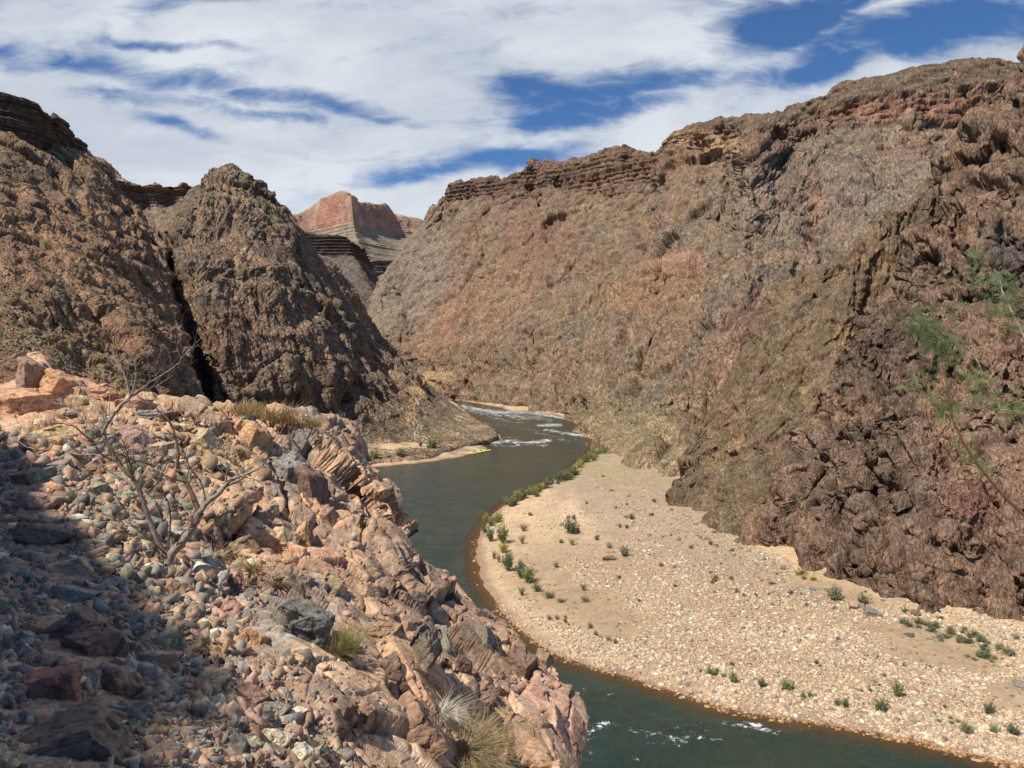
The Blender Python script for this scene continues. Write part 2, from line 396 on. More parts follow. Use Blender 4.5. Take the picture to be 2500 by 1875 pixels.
for k in range(8):
    rg_ = np.random.default_rng(900 + k); PEBB.append(ICO_V * rg_.uniform(0.78, 1.12, (len(ICO_V), 1)))
def scatter_mesh(name, pos, scl, R, colr, shapes, faces, mat, smooth=True):
    rg = np.random.default_rng(5); n = len(pos); nvv = shapes[0].shape[0]; idx = rg.integers(0, len(shapes), n)
    Sx = np.array(shapes)[idx] * scl[:, None, :]
    V = np.einsum('nij,nkj->nki', R, Sx) + pos[:, None, :]
    Fc = faces[None] + (np.arange(n) * nvv)[:, None, None]
    return mesh_np(name, V.reshape(-1, 3), Fc.reshape(-1, 3), mat, np.repeat(colr, nvv, 0), smooth=smooth)
def tilt_to(R, Nrm):
    """turn local z to given normals"""
    z = Nrm; x = np.cross(np.array([0, 1.0, 0.01])[None], z); x /= np.linalg.norm(x, axis=1, keepdims=True); y = np.cross(z, x)
    B = np.stack([x, y, z], -1); return np.einsum('nij,njk->nik', B, R)

def scatter_chunks(name, pos, scl, R, colr, mat):
    rg = np.random.default_rng(6); idx = rg.integers(0, len(CHUNKS), len(pos)); Vs, Fs, Cs, o = [], [], [], 0
    for k, (cv, cf) in enumerate(CHUNKS):
        m = np.nonzero(idx == k)[0]
        if len(m) == 0: continue
        V = np.einsum('nij,nkj->nki', R[m], cv[None] * scl[m][:, None, :]) + pos[m][:, None, :]
        Vs.append(V.reshape(-1, 3)); Fs.append((cf[None] + (np.arange(len(m)) * len(cv))[:, None, None] + o).reshape(-1, 3)); Cs.append(np.repeat(colr[m], len(cv), 0)); o += len(m) * len(cv)
    return mesh_np(name, np.concatenate(Vs), np.concatenate(Fs), mat, np.concatenate(Cs), smooth=False)
# ================================================================== THE CANYON
BL = 1; CK = 0.35
def soften(a, n):
    for _ in range(n):
        b = np.pad(a, 1, mode='edge'); a = (b[:-2, 1:-1] + b[2:, 1:-1] + b[1:-1, :-2] + b[1:-1, 2:] + 4 * b[1:-1, 1:-1]) / 8
    return a
def softg(G, n=8): return np.stack([soften(G[..., i], n) for i in range(3)], -1)
FS = 0.50      # overall strength of block relief on the canyon walls
def rough(G, layers, seed, mask=None, tilt=0.0):
    """layers: ('fbm'|'ridge'|'facet'|'crack', (sx,sy,sz) wavelengths, amplitude in m)"""
    nb = flipn(softg(G))
    for k, (kind, wl, amp) in enumerate(layers):
        if kind == 'facet': amp = amp * FS
        if k == 3: nb = flipn(softg(G))
        wl = np.array(wl if isinstance(wl, tuple) else (wl,) * 3, float)
        P = N3(G)
        Q = rotxyz(rotxyz(P, 0.35, 2), tilt, 1) / wl
        if kind == 'fbm': a = fbm(Q, 3, 0.5, seed + k * 7)
        elif kind == 'ridge': a = fbm(Q, 3, 0.5, seed + k * 7, True) - 0.35
        elif kind == 'facet':
            Q = Q + 0.10 * np.stack([perlin(Q * 0.8, seed + 91), perlin(Q * 0.8 + 9, seed + 92), perlin(Q * 0.8 + 17, seed + 93)], -1)
            h, cr, ci = facet(Q, seed + k * 7); a = (soften(h.reshape(G.shape[:2]), BL) - CK * sstep(0.07, 0.0, cr).reshape(G.shape[:2])).ravel()
        elif kind == 'gully':
            a = -sstep(0.35, 0.0, np.abs(fbm(Q, 2, 0.5, seed + k * 7)) * 2.2) + 0.3
        m = 1.0 if mask is None else mask.ravel()
        G = G + nb * (a * amp * m).reshape(G.shape[:2])[..., None]
    return G
def ribs(G, layers, seed, mask=1.0, warp=.5):
    """ribs and gullies that follow the fall line; returns the surface and the rib value (1 = crest)"""
    L = np.linalg.norm(np.diff(G, axis=0), axis=-1); su = np.concatenate([np.zeros((1, G.shape[1])), np.cumsum(L, 0)], 0)
    su = su * .5 + su.mean(1, keepdims=True) * .5
    L2 = np.linalg.norm(np.diff(G, axis=1), axis=-1); sv = np.concatenate([np.zeros((G.shape[0], 1)), np.cumsum(L2, 1)], 1)
    tot = 0; nb = flipn(softg(G)); P = N3(G)
    for k, (wu, wv, amp, sh) in enumerate(layers):
        w = perlin(P / (wu * 1.6), seed + 50 + k) * warp + perlin(P / (wu * .6), seed + 60 + k) * warp * .35
        Q = np.stack([(su.ravel() + sh * sv.ravel()) / wu + w, sv.ravel() / wv, np.full(len(w), k * 3.7)], -1)
        a = fbm(Q, 2, .45, seed + k * 5); r = 1 - np.abs(a) * 3.2
        r = np.where(r > 0, r, r * .6)
        tot = tot + r / len(layers); G = G + nb * (amp * .55 * (r - .3)).reshape(G.shape[:2])[..., None] * (mask if np.isscalar(mask) else mask[..., None])
    return G, tot
def terrace(G, period, amp, seed, mask=1.0, wob=1.0):
    P = N3(G); z = P[:, 2] / period + wob * fbm(P / (period * 5), 3, .5, seed); f = z - np.floor(z)
    n = flipn(softg(G)); n[..., 2] = 0; m = sstep(-.15, .15, fbm(P / (period * 4), 2, .5, seed + 9))
    return G + n * (amp * .5 * (f - sstep(.38, .62, f)) * m).reshape(G.shape[:2])[..., None] * (mask if np.isscalar(mask) else mask[..., None])
def strata(G, m, period, amp, seed):
    """horizontal ledges: push layers in and out"""
    P = N3(G); z = P[:, 2] + 0.8 * period * fbm(P / (period * 30), 2, 0.5, seed)
    zi = z / period; k = np.floor(zi); f = zi - k
    r = np.sin(k * 12.9898 + seed) * 43758.5453; r = r - np.floor(r)
    a = (r - 0.5) * 1.3 + 0.5 * sstep(0.25, 0.75, f) - 0.25 - 0.4 * sstep(0.85, 1.0, f)
    n = flipn(softg(G)); n[..., 2] *= 0.2
    return G + n * (a * amp * m.ravel()).reshape(G.shape[:2])[..., None]
SCRUB = []   # (pos, normal, size) gathered for the desert scrub
def build_mass(name, G, mat, col, label=None, cat=None, extra=None):
    me = mesh_np(name, N3(G), gridfaces(G.shape[0], G.shape[1]), mat, np.clip(col, 0.01, 0.9))
    o = link(name, me); tagit(o, kind='structure', label=label)
    return o
def add_scrub(G, n, seed, smin, smax, zmin=0.35, colr=OLIVE, dens=None, pxr=None):
    rg = np.random.default_rng(seed); nn = flipn(G).reshape(-1, 3); P = N3(G)
    qx, qy = proj(P); ok = (nn[:, 2] > zmin) & (qx > -60) & (qx < 2560) & (qy > 0)
    if dens is not None: ok &= dens > rg.random(len(P))
    if pxr: ok &= (qx > pxr[0]) & (qx < pxr[1]) & (qy > pxr[2]) & (qy < pxr[3])
    cl = fbm(P / 18.0, 3, 0.5, seed); ok &= cl > rg.uniform(-0.5, 0.35, len(P))
    i = np.nonzero(ok)[0]
    if len(i) == 0: return
    i = rg.choice(i, min(n, len(i)), replace=False)
    s = rg.uniform(smin, smax, len(i)) ** 1.0
    c = np.asarray(colr)[None] * rg.uniform(0.55, 1.35, (len(i), 1)) * np.array([1, 1, 1]) * rg.uniform(0.85, 1.15, (len(i), 3))
    SCRUB.append((P[i], nn[i], s, c))

# ---------------- far butte -------------------------------------------------
A = [[(560, 660, 3650), (560, 615, 3850), (600, 575, 4000), (590, 545, 4020)],
     [(620, 650, 3600), (620, 610, 3750), (660, 570, 3900), (660, 532, 3930)],
     [(700, 645, 3450), (700, 606, 3600), (722, 568, 3770), (708, 524, 3800)],
     [(760, 640, 3300), (760, 605, 3450), (755, 570, 3620), (736, 522, 3660)],
     [(785, 640, 3200), (785, 604, 3380), (772, 566, 3540), (768, 500, 3570)],
     [(810, 640, 3150), (810, 603, 3300), (795, 562, 3480), (790, 482, 3510)],
     [(850, 640, 3050), (850, 600, 3200), (836, 552, 3370), (834, 469, 3400)],
     [(880, 640, 3020), (874, 600, 3150), (864, 549, 3290), (857, 471, 3320)],
     [(905, 640, 3100), (900, 600, 3250), (882, 556, 3400), (872, 488, 3430)],
     [(930, 640, 3200), (925, 600, 3350), (912, 562, 3500), (905, 499, 3530)],
     [(960, 640, 3300), (950, 602, 3450), (944, 566, 3600), (941, 499, 3630)],
     [(1000, 640, 3400), (985, 605, 3550), (978, 570, 3700), (962, 520, 3730)],
     [(1080, 640, 3500), (1060, 608, 3650), (1050, 576, 3800), (1042, 541, 3830)],
     [(1200, 660, 3600), (1180, 618, 3750), (1160, 590, 3900), (1150, 560, 3930)]]
G, uu, vv = surf(A, 420, 190, back=500, skirt=60, drop=60)
band = np.broadcast_to(sstep(2.0, 2.15, vv) * sstep(4.2, 3.9, vv), G.shape[:2])
low = np.broadcast_to(sstep(0.2, 0.6, vv) * sstep(2.3, 1.7, vv), G.shape[:2])
G = rough(G, [('ridge', (140, 140, 420), 14), ('fbm', (60, 60, 200), 7), ('facet', (34, 34, 120), 5)], 11, band * 0.8 + 0.2)
G = strata(G, low * 0.8 + band * 0.05, 17, 14, 4)
P = N3(G); bz = band.ravel()
c = paint(P, (0.30, 0.235, 0.165), [((0.24, 0.20, 0.15), 1/90, 0, .3, .7), ((0.32, 0.28, 0.19), 1/60, .05, .3, .6)], 41)
cb = paint(P, (0.40, 0.235, 0.165), [((0.50, 0.36, 0.25), (1/90, 1/90, 1/200), -0.05, .3, .7), ((0.40, 0.20, 0.145), (1/80, 1/80, 1/400), .0, .25, .7), ((0.26, 0.17, 0.13), (1/60, 1/60, 1/30), .05, .3, .6)], 51)
c = c + (cb - c) * bz[:, None]
c = blend(c, zone(P, 800, 520, 22, 60, 0) * bz * .7, (0.42, 0.19, 0.14))
top = np.broadcast_to(sstep(3.25, 3.6, vv + 0 * uu[:, None]) if False else sstep(2.82, 2.95, vv), G.shape[:2]).ravel()
c = blend(c, top * 0.75, (0.33, 0.27, 0.18))
zf = (P[:, 2] % 34) / 34; c *= (1 + 0.18 * (zf[:, None] - 0.5) * (1 - bz[:, None]))
build_mass('butte', G, M_far, c)

# far dark ledge in the V, and the ledge with the slope below it
B2 = [[(840, 820, 1900), (845, 700, 2100), (850, 672, 2150), (850, 640, 2160)], [(890, 820, 1880), (895, 700, 2090), (900, 673, 2140), (888, 640, 2150)],
      [(940, 820, 1900), (940, 700, 2090), (940, 672, 2140), (930, 636, 2150)], [(1000, 820, 1930), (1000, 700, 2110), (1000, 669, 2150), (990, 634, 2160)],
      [(1120, 820, 1950), (1120, 700, 2130), (1120, 664, 2200), (1110, 630, 2210)]]
G, uu, vv = surf(B2, 240, 150, back=900, skirt=30, drop=-30)
band = np.broadcast_to(sstep(1.9, 2.05, vv) * sstep(3.3, 3.0, vv), G.shape[:2])
G = rough(G, [('ridge', (60, 60, 120), 12), ('facet', (22, 22, 34), 6)], 21); G = strata(G, band, 8, 9, 9)
P = N3(G); c = paint(P, (0.165, 0.130, 0.105), [(GREY, 1/50, 0, .3, .8), ((0.20, 0.15, 0.11), 1/20, .05, .3, .7)], 61)
c = blend(c, band.ravel() * .7, (0.19, 0.13, 0.10)); build_mass('canyon_ledge', G, M_far, c)
B = [[(560, 900, 1150), (600, 760, 1350), (630, 625, 1500), (640, 570, 1510)], [(700, 900, 1150), (680, 760, 1350), (690, 620, 1500), (700, 570, 1512)],
     [(760, 900, 1150), (740, 760, 1340), (745, 616, 1500), (740, 573, 1512)], [(810, 890, 1150), (785, 750, 1330), (783, 620, 1495), (775, 575, 1506)],
     [(850, 880, 1150), (822, 740, 1330), (812, 624, 1490), (806, 576, 1500)], [(895, 862, 1180), (866, 730, 1330), (848, 623, 1490), (842, 577, 1500)],
     [(928, 840, 1230), (905, 730, 1350), (866, 622, 1500), (860, 590, 1506)], [(990, 840, 1500), (960, 730, 1600), (905, 660, 1700), (890, 610, 1720)]]
G, uu, vv = surf(B, 420, 300, back=300, skirt=30, drop=0)
band = np.broadcast_to(sstep(1.92, 2.03, vv) * sstep(3.3, 3.0, vv), G.shape[:2])
G = rough(G, [('ridge', (70, 70, 260), 10), ('ridge', (26, 26, 100), 3), ('facet', (12, 12, 30), 1.6)], 31); G = strata(G, band, 6.5, 8, 5)
P = N3(G); c = paint(P, (0.165, 0.135, 0.112), [(GREY, 1/50, 0, .3, .8), ((0.22, 0.165, 0.12), 1/20, .05, .3, .7), (DARK, (1/14, 1/14, 1/50), .05, .3, .5)], 71)
c = blend(c, band.ravel() * .85, (0.095, 0.07, 0.062)); build_mass('canyon_ledge', G, M_wall, c)

# ---------------- the long right-hand canyon wall ---------------------------
Cc = [[(1010, 960, 1400), (960, 800, 1500), (1000, 690, 1600), (1050, 600, 1700), (1075, 560, 1740), (1085, 540, 1760)],
      [(960, 940, 1100), (903, 795, 1160), (935, 700, 1250), (985, 605, 1330), (1041, 540, 1385), (1056, 510, 1400)],
      [(1030, 962, 1020), (975, 815, 1090), (1005, 680, 1230), (1060, 580, 1320), (1106, 499, 1375), (1108, 494, 1400)],
      [(1060, 968, 980), (1015, 820, 1080), (1045, 660, 1210), (1090, 560, 1300), (1114, 496, 1352), (1114, 457, 1370)],
      [(1129, 978, 892), (1130, 830, 980), (1160, 660, 1120), (1185, 550, 1240), (1193, 488, 1300), (1198, 443, 1320)],
      [(1218, 990, 807), (1240, 840, 900), (1270, 650, 1060), (1282, 550, 1180), (1287, 478, 1250), (1290, 419, 1275)],
      [(1353, 1010, 697), (1370, 840, 800), (1385, 650, 980), (1388, 540, 1110), (1390, 468, 1190), (1394, 411, 1215)],
      [(1414, 1025, 632), (1450, 840, 740), (1480, 650, 920), (1490, 530, 1060), (1494, 462, 1130), (1494, 379, 1165)],
      [(1470, 1060, 500), (1530, 850, 640), (1570, 650, 840), (1590, 520, 1000), (1600, 452, 1070), (1611, 391, 1110)],
      [(1520, 1085, 420), (1600, 840, 580), (1625, 620, 760), (1633, 470, 900), (1637, 374, 980), (1646, 333, 1000)],
      [(1600, 1110, 370), (1700, 830, 520), (1730, 600, 700), (1755, 470, 820), (1765, 384, 900), (1766, 285, 940)],
      [(1660, 1110, 360), (1740, 820, 500), (1770, 600, 680), (1790, 500, 770), (1795, 400, 850), (1800, 279, 925)],
      [(1700, 1110, 350), (1790, 800, 470), (1810, 600, 600), (1826, 520, 640), (1830, 420, 700), (1850, 272, 905)],
      [(1800, 1080, 350), (1870, 780, 450), (1890, 590, 600), (1915, 480, 690), (1925, 370, 790), (1925, 258, 880)],
      [(1950, 1050, 350), (2000, 740, 470), (2010, 540, 640), (2010, 420, 740), (2010, 308, 810), (2010, 229, 860)],
      [(2100, 1000, 350), (2130, 700, 480), (2140, 500, 640), (2150, 390, 730), (2150, 303, 795), (2161, 190, 850)],
      [(2300, 950, 350), (2300, 650, 480), (2300, 480, 610), (2300, 390, 700), (2300, 309, 775), (2320, 161, 840)],
      [(2600, 900, 350), (2600, 600, 480), (2600, 440, 600), (2600, 370, 690), (2600, 300, 760), (2600, 145, 830)]]
_ov = {7: (1425, 995, 655), 8: (1510, 1000, 545), 9: (1590, 1012, 470), 10: (1680, 1020, 425), 11: (1715, 1030, 410), 12: (1760, 1040, 400)}
_ft = {8: (1478, 1088, 450), 9: (1560, 1125, 383), 10: (1640, 1178, 322), 11: (1690, 1190, 310), 12: (1740, 1200, 300)}
for k_, col_ in enumerate(Cc):
    if k_ in _ft: col_[0] = _ft[k_]
    col_.insert(1, _ov.get(k_, tuple(.55 * np.array(col_[0]) + .45 * np.array(col_[1]))))
G, uu, vv = surf(Cc, 1050, 520, back=600, skirt=20, drop=-20)
q = np.stack(proj(G), -1)
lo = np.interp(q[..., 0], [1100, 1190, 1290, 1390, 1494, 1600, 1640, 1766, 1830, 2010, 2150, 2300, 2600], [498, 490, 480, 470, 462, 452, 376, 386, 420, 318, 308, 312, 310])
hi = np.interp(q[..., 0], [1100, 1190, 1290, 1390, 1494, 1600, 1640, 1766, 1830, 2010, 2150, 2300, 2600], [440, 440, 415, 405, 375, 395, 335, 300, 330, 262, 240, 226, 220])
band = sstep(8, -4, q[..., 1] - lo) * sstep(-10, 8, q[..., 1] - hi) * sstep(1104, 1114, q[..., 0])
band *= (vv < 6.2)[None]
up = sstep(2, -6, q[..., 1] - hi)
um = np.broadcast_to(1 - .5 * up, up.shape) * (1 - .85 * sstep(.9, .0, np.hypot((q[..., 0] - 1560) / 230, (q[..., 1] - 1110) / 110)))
G = rough(G, [('ridge', (190, 190, 500), 14), ('facet', (90, 90, 150), 15)], 101, tilt=.3)
G, rb_ = ribs(G, [(95, 420, 15, -.15), (34, 190, 7.5, -.3), (13, 90, 3.2, -.2), (6, 50, 1.7, -.15), (3.2, 26, .8, -.1)], 105, um)
G = terrace(G, 42, 15, 111, um * (1 - band)); G = terrace(G, 15, 5, 112, um * (1 - band))
G = rough(G, [('facet', (24, 24, 70), 5.0), ('facet', (9, 9, 30), 2.6), ('facet', (4, 4, 13), 1.3)], 121, um, tilt=-.7)
G = strata(G, band + 0.5 * up, 7.5, 5.0, 3); G = strata(G, band * 0.8, 2.6, 1.8, 8)
G = rough(G, [('facet', (26, 26, 200), 6), ('facet', (11, 11, 90), 3), ('ridge', (40, 40, 300), 6)], 131, band)
P = N3(G); b_ = band.ravel(); u_ = up.ravel()
PQ = rotxyz(P, 0.6, 1)
c = paint(PQ, (0.225, 0.163, 0.108), [((0.265, 0.19, 0.125), 1/120, -.05, .3, .8), (GREY, 1/90, .0, .3, .8), ((0.24, 0.13, 0.09), 1/110, .03, .3, .7),
      (OLIVE, 1/30, .08, .35, .5), (TAN, (1/9, 1/9, 1/30), .05, .4, .55), (DARK, (1/8, 1/8, 1/26), .1, .4, .5), ((0.29, 0.18, 0.125), (1/22, 1/22, 1/60), .18, .4, .5)], 141)
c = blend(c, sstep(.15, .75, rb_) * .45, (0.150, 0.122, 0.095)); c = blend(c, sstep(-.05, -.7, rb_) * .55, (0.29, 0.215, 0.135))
c = blend(c, zone(P, 1310, 600, 110, 70, -20) * .5, (0.215, 0.12, 0.088)); c = blend(c, zone(P, 1160, 760, 190, 80, -35) * .45, (0.27, 0.165, 0.105))
c = blend(c, zone(P, 1000, 690, 90, 130, 25) * .55, (0.22, 0.19, 0.155)); c = blend(c, zone(P, 2070, 480, 300, 130, 0) * .45, (0.215, 0.18, 0.15))
c = blend(c, zone(P, 1650, 640, 70, 26, -10) * .6, PINK); c = blend(c, zone(P, 1985, 540, 16, 90, 8) * .6, PINK); c = blend(c, zone(P, 1580, 700, 120, 60, -15) * .4, (0.29, 0.18, 0.10))
c = blend(c, zone(P, 1060, 925, 50, 22, 0) * .7, (0.40, 0.29, 0.17))
c = blend(c, b_ * .8, (0.185, 0.118, 0.085))
kk = np.floor(P[:, 2] / 5.0 + 3 * fbm(P / 120, 2, .5, 9)); r = np.sin(kk * 78.2) * 437.5; r = r - np.floor(r)
c *= (1 + (r[:, None] - 0.55) * 0.55 * b_[:, None]); c = blend(c, b_ * zone(P, 1730, 345, 110, 26, 10) * .7, (0.40, 0.275, 0.17)); c = blend(c, b_ * zone(P, 2300, 270, 260, 30, 0) * .35, (0.33, 0.16, 0.11))
c = blend(c, b_ * zone(P, 1260, 450, 160, 50, 10) * .55, (0.12, 0.08, 0.065))
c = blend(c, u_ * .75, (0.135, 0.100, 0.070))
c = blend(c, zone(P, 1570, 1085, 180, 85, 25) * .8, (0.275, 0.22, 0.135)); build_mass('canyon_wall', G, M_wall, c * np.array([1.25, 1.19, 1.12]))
add_scrub(G, 9000, 5, 0.5, 1.3, 0.42, (0.17, 0.15, 0.09)); add_scrub(G, 3500, 55, 0.35, .95, 0.2, (0.26, 0.24, 0.12), pxr=(1380, 1730, 985, 1200))

# ---------------- right-hand near mountain: far slope and near spur ---------
D1 = [[(1690, 1236, 290), (1700, 1205, 300), (1710, 1165, 310), (1735, 1100, 325)],
      [(1648, 1236, 255), (1652, 1205, 262), (1662, 1165, 275), (1693, 1100, 292)],
      [(1691, 1256, 243), (1700, 1180, 262), (1712, 1110, 280), (1728, 1030, 300)],
      [(1761, 1303, 220), (1770, 1170, 250), (1780, 1060, 280), (1770, 945, 312)],
      [(1816, 1326, 208), (1830, 1150, 245), (1838, 1000, 280), (1832, 842, 320)],
      [(1906, 1365, 196), (1940, 1130, 240), (1935, 930, 285), (1905, 742, 330)],
      [(2000, 1400, 190), (2040, 1080, 250), (2040, 860, 290), (2020, 652, 330)],
      [(2100, 1200, 220), (2150, 1000, 260), (2130, 780, 300), (2129, 553, 330)],
      [(2200, 1100, 235), (2240, 900, 270), (2215, 680, 305), (2210, 488, 332)],
      [(2300, 1000, 250), (2290, 800, 290), (2280, 600, 312), (2290, 430, 335)],
      [(2430, 900, 280), (2410, 700, 300), (2400, 500, 320), (2370, 350, 338)]]
G, uu, vv = surf(D1, 520, 440, back=90, skirt=10, drop=90)
G = rough(G, [('facet', (44, 44, 70), 7)], 201, tilt=.4)
G, rb_ = ribs(G, [(42, 150, 7, -.5), (15, 70, 3.2, -.6), (6, 30, 1.6, -.4), (2.8, 14, .7, -.4)], 205); G = terrace(G, 13, 5, 211); G = terrace(G, 5, 1.6, 212)
G = rough(G, [('facet', (10, 10, 30), 2.6), ('facet', (4.0, 4.0, 13), 1.4), ('facet', (1.8, 1.8, 5), .6), ('facet', (.9, .9, 1.8), .22)], 221, tilt=-.75)
P = N3(G); PQ = rotxyz(P, 0.5, 1)
c = paint(PQ, (0.190, 0.130, 0.082), [(TAN, 1/30, -.02, .3, .6), (DARK, (1/12, 1/12, 1/30), .02, .35, .75), (GREY, 1/22, .02, .3, .7), (PINK, (1/14, 1/14, 1/30), .12, .38, .7), (OLIVE, 1/10, .1, .35, .5), ((0.32, 0.22, 0.14), 1/4, .1, .4, .5)], 211)
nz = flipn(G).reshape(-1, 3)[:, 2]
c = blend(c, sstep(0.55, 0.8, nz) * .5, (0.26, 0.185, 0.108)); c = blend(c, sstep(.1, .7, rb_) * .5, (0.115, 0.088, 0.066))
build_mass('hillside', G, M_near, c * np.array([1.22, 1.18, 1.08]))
add_scrub(G, 4200, 6, 0.25, 0.7, 0.42, (0.145, 0.135, 0.07))
D2 = [[(1880, 1330, 215), (1955, 1200, 225), (2035, 1090, 240), (2090, 950, 255), (2130, 880, 265)],
      [(1840, 1340, 195), (1910, 1228, 200), (1983, 1095, 210), (2043, 950, 222), (2070, 880, 230)],
      [(1906, 1365, 188), (1990, 1230, 194), (2050, 1080, 205), (2095, 900, 222), (2122, 778, 233)],
      [(1986, 1402, 174), (2060, 1220, 184), (2110, 1040, 198), (2155, 850, 220), (2182, 730, 236)],
      [(2047, 1424, 167), (2120, 1240, 178), (2170, 1030, 195), (2200, 800, 222), (2236, 600, 245)],
      [(2170, 1460, 158), (2210, 1250, 170), (2250, 1000, 192), (2275, 720, 222), (2299, 508, 250)],
      [(2292, 1490, 152), (2310, 1260, 166), (2330, 980, 190), (2350, 650, 222), (2368, 346, 255)],
      [(2393, 1500, 150), (2400, 1250, 164), (2410, 950, 186), (2425, 600, 218), (2440, 240, 256)],
      [(2440, 1512, 148), (2450, 1250, 162), (2460, 920, 186), (2462, 570, 218), (2487, 172, 256)],
      [(2520, 1535, 145), (2520, 1250, 158), (2520, 900, 182), (2530, 520, 215), (2530, 120, 254)],
      [(2680, 1590, 140), (2660, 1250, 154), (2650, 900, 178), (2640, 480, 210), (2620, 60, 250)]]
G, uu, vv = surf(D2, 620, 800, back=60, skirt=10, drop=60)
G = rough(G, [('facet', (30, 30, 90), 9), ('gully', (24, 24, 160), 5.0)], 231, tilt=.4)
G, rb_ = ribs(G, [(22, 110, 5.2, .12), (8, 60, 3.0, .12), (3.6, 40, 1.3, .12)], 236, warp=.3)
CK = .22; G = terrace(G, 16, 1.6, 239)
G = rough(G, [('facet', (10, 10, 50), 5.4), ('facet', (4.2, 4.2, 24), 2.3), ('facet', (1.8, 1.8, 11), .9), ('facet', (.8, .8, 3.6), .28)], 243, tilt=.5); CK = .35
P = N3(G); PQ = rotxyz(P, 0.45, 1)
c = paint(PQ, (0.225, 0.155, 0.108), [((0.29, 0.19, 0.13), 1/24, -.02, .3, .7), (DARK, (1/11, 1/11, 1/34), .02, .34, .75), (GREY, (1/10, 1/10, 1/26), .06, .3, .6), (TAN, 1/8, .06, .4, .55), (PINK, 1/3., .12, .4, .5), (DARK, 1/2., .1, .4, .6)], 241)
c = blend(c, zone(P, 2400, 1060, 150, 330, 0) * .5, (0.31, 0.20, 0.145)); c = blend(c, zone(P, 2100, 1200, 190, 180, 20) * .4, (0.14, 0.105, 0.08))
c = blend(c, zone(P, 2140, 860, 120, 90, -50) * .6, (0.105, 0.078, 0.065)); c = blend(c, zone(P, 2470, 640, 60, 90, -20) * .7, (0.11, 0.10, 0.095)); c = blend(c, zone(P, 2370, 1220, 60, 50, 0) * .6, (0.19, 0.09, 0.07))
c = blend(c, zone(P, 1800, 1280, 60, 80, 0) * .5, PINK)
build_mass('cliff', G, M_near, c * np.array([1.12, 1.06, 1.0]))
add_scrub(G, 1200, 8, 0.2, 0.5, 0.5, (0.15, 0.14, 0.07))
# pinkish slab standing out of the sand at the cliff foot
Sl = [[(2230, 1520, 150), (2250, 1500, 153), (2280, 1490, 156)], [(2330, 1560, 140), (2330, 1520, 146), (2330, 1484, 153)], [(2420, 1580, 137), (2420, 1530, 143), (2420, 1488, 151)],
      [(2500, 1640, 127), (2490, 1560, 138), (2480, 1490, 150)], [(2600, 1680, 122), (2600, 1570, 136), (2600, 1495, 149)]]
G, uu, vv = surf(Sl, 200, 110, back=10, skirt=3, drop=3)
G = rough(G, [('ridge', 12, 1.0), ('facet', 4, .8), ('facet', 1.4, .3), ('fbm', .6, .12)], 261)
P = N3(G); c = paint(P, (0.36, 0.215, 0.165), [(TAN, 1/5, .0, .3, .6), ((0.20, 0.14, 0.12), 1/6, .0, .3, .8)], 262)
c = blend(c, zone(P, 2490, 1590, 45, 50, 0) * .8, (0.12, 0.10, 0.095)); build_mass('rock_slab', G, M_near, c)

# ---------------- centre peak and its promontory ----------------------------
Gc = [[(430, 1100, 360), (420, 980, 420), (380, 850, 430), (350, 700, 470), (400, 560, 560), (480, 490, 620)],
      [(480, 1140, 330), (480, 1020, 345), (430, 860, 365), (400, 700, 405), (430, 560, 480), (494, 471, 545)],
      [(600, 1140, 335), (600, 1050, 355), (560, 880, 375), (530, 700, 410), (525, 550, 490), (530, 434, 555)],
      [(700, 1145, 345), (700, 1065, 380), (660, 900, 390), (610, 700, 425), (575, 540, 500), (560, 421, 560)],
      [(780, 1148, 350), (780, 1080, 405), (740, 900, 412), (680, 720, 440), (630, 560, 510), (603, 434, 560)],
      [(850, 1143, 356), (850, 1085, 415), (800, 920, 435), (740, 750, 460), (680, 600, 520), (654, 463, 565)],
      [(915, 1130, 372), (920, 1086, 425), (860, 940, 455), (800, 800, 480), (730, 650, 535), (682, 506, 575)],
      [(980, 1124, 381), (985, 1084, 432), (925, 960, 482), (850, 830, 510), (778, 690, 555), (727, 555, 600)],
      [(1045, 1117, 392), (1045, 1080, 441), (985, 985, 505), (910, 880, 545), (840, 760, 595), (785, 626, 650)],
      [(1098, 1100, 418), (1098, 1074, 450), (1045, 1005, 540), (978, 930, 600), (900, 840, 655), (858, 725, 720)],
      [(1160, 1084, 448), (1155, 1066, 474), (1102, 1015, 580), (1048, 962, 660), (970, 885, 740), (905, 812, 800)],
      [(1214, 1066, 487), (1202, 1054, 510), (1155, 1024, 600), (1094, 982, 760), (1025, 930, 850), (950, 878, 870)],
      [(1206, 1052, 525), (1190, 1040, 560), (1140, 1012, 680), (1085, 980, 850), (1050, 955, 960), (1000, 925, 950)]]
G, uu, vv = surf(Gc, 760, 620, back=250, skirt=30, drop=150)
gx_, gy_ = proj(G); slot = np.exp(-((gx_ - np.interp(gy_, [560, 640, 700, 800, 900, 1000], [392, 408, 428, 444, 474, 512])) / 24) ** 2) * sstep(520, 620, gy_)
G = G + (G - np.array([0, 0, CAMZ])) * (slot * 34 / G[..., 1])[..., None] * np.array([1, 1, .2])
pm = np.minimum(1, 0.16 + np.maximum(G[..., 2] - 3, 0) / 30)
G = rough(G, [('facet', (60, 60, 110), 11)], 301, pm)
G, rb_ = ribs(G, [(60, 300, 8, 0), (22, 150, 4.4, .05), (8.5, 70, 2.4, 0), (4.2, 36, 1.3, 0), (2.1, 18, .6, 0)], 303, pm); G = terrace(G, 26, 8, 305, pm); G = terrace(G, 9, 2.4, 306, pm)
G = rough(G, [('facet', (16, 16, 40), 3.0), ('facet', (7, 7, 18), 1.6), ('facet', (3, 3, 7), .8), ('facet', (1.6, 1.6, 3), .3)], 311, pm)
P = N3(G); PQ = rotxyz(P, 0.25, 1)
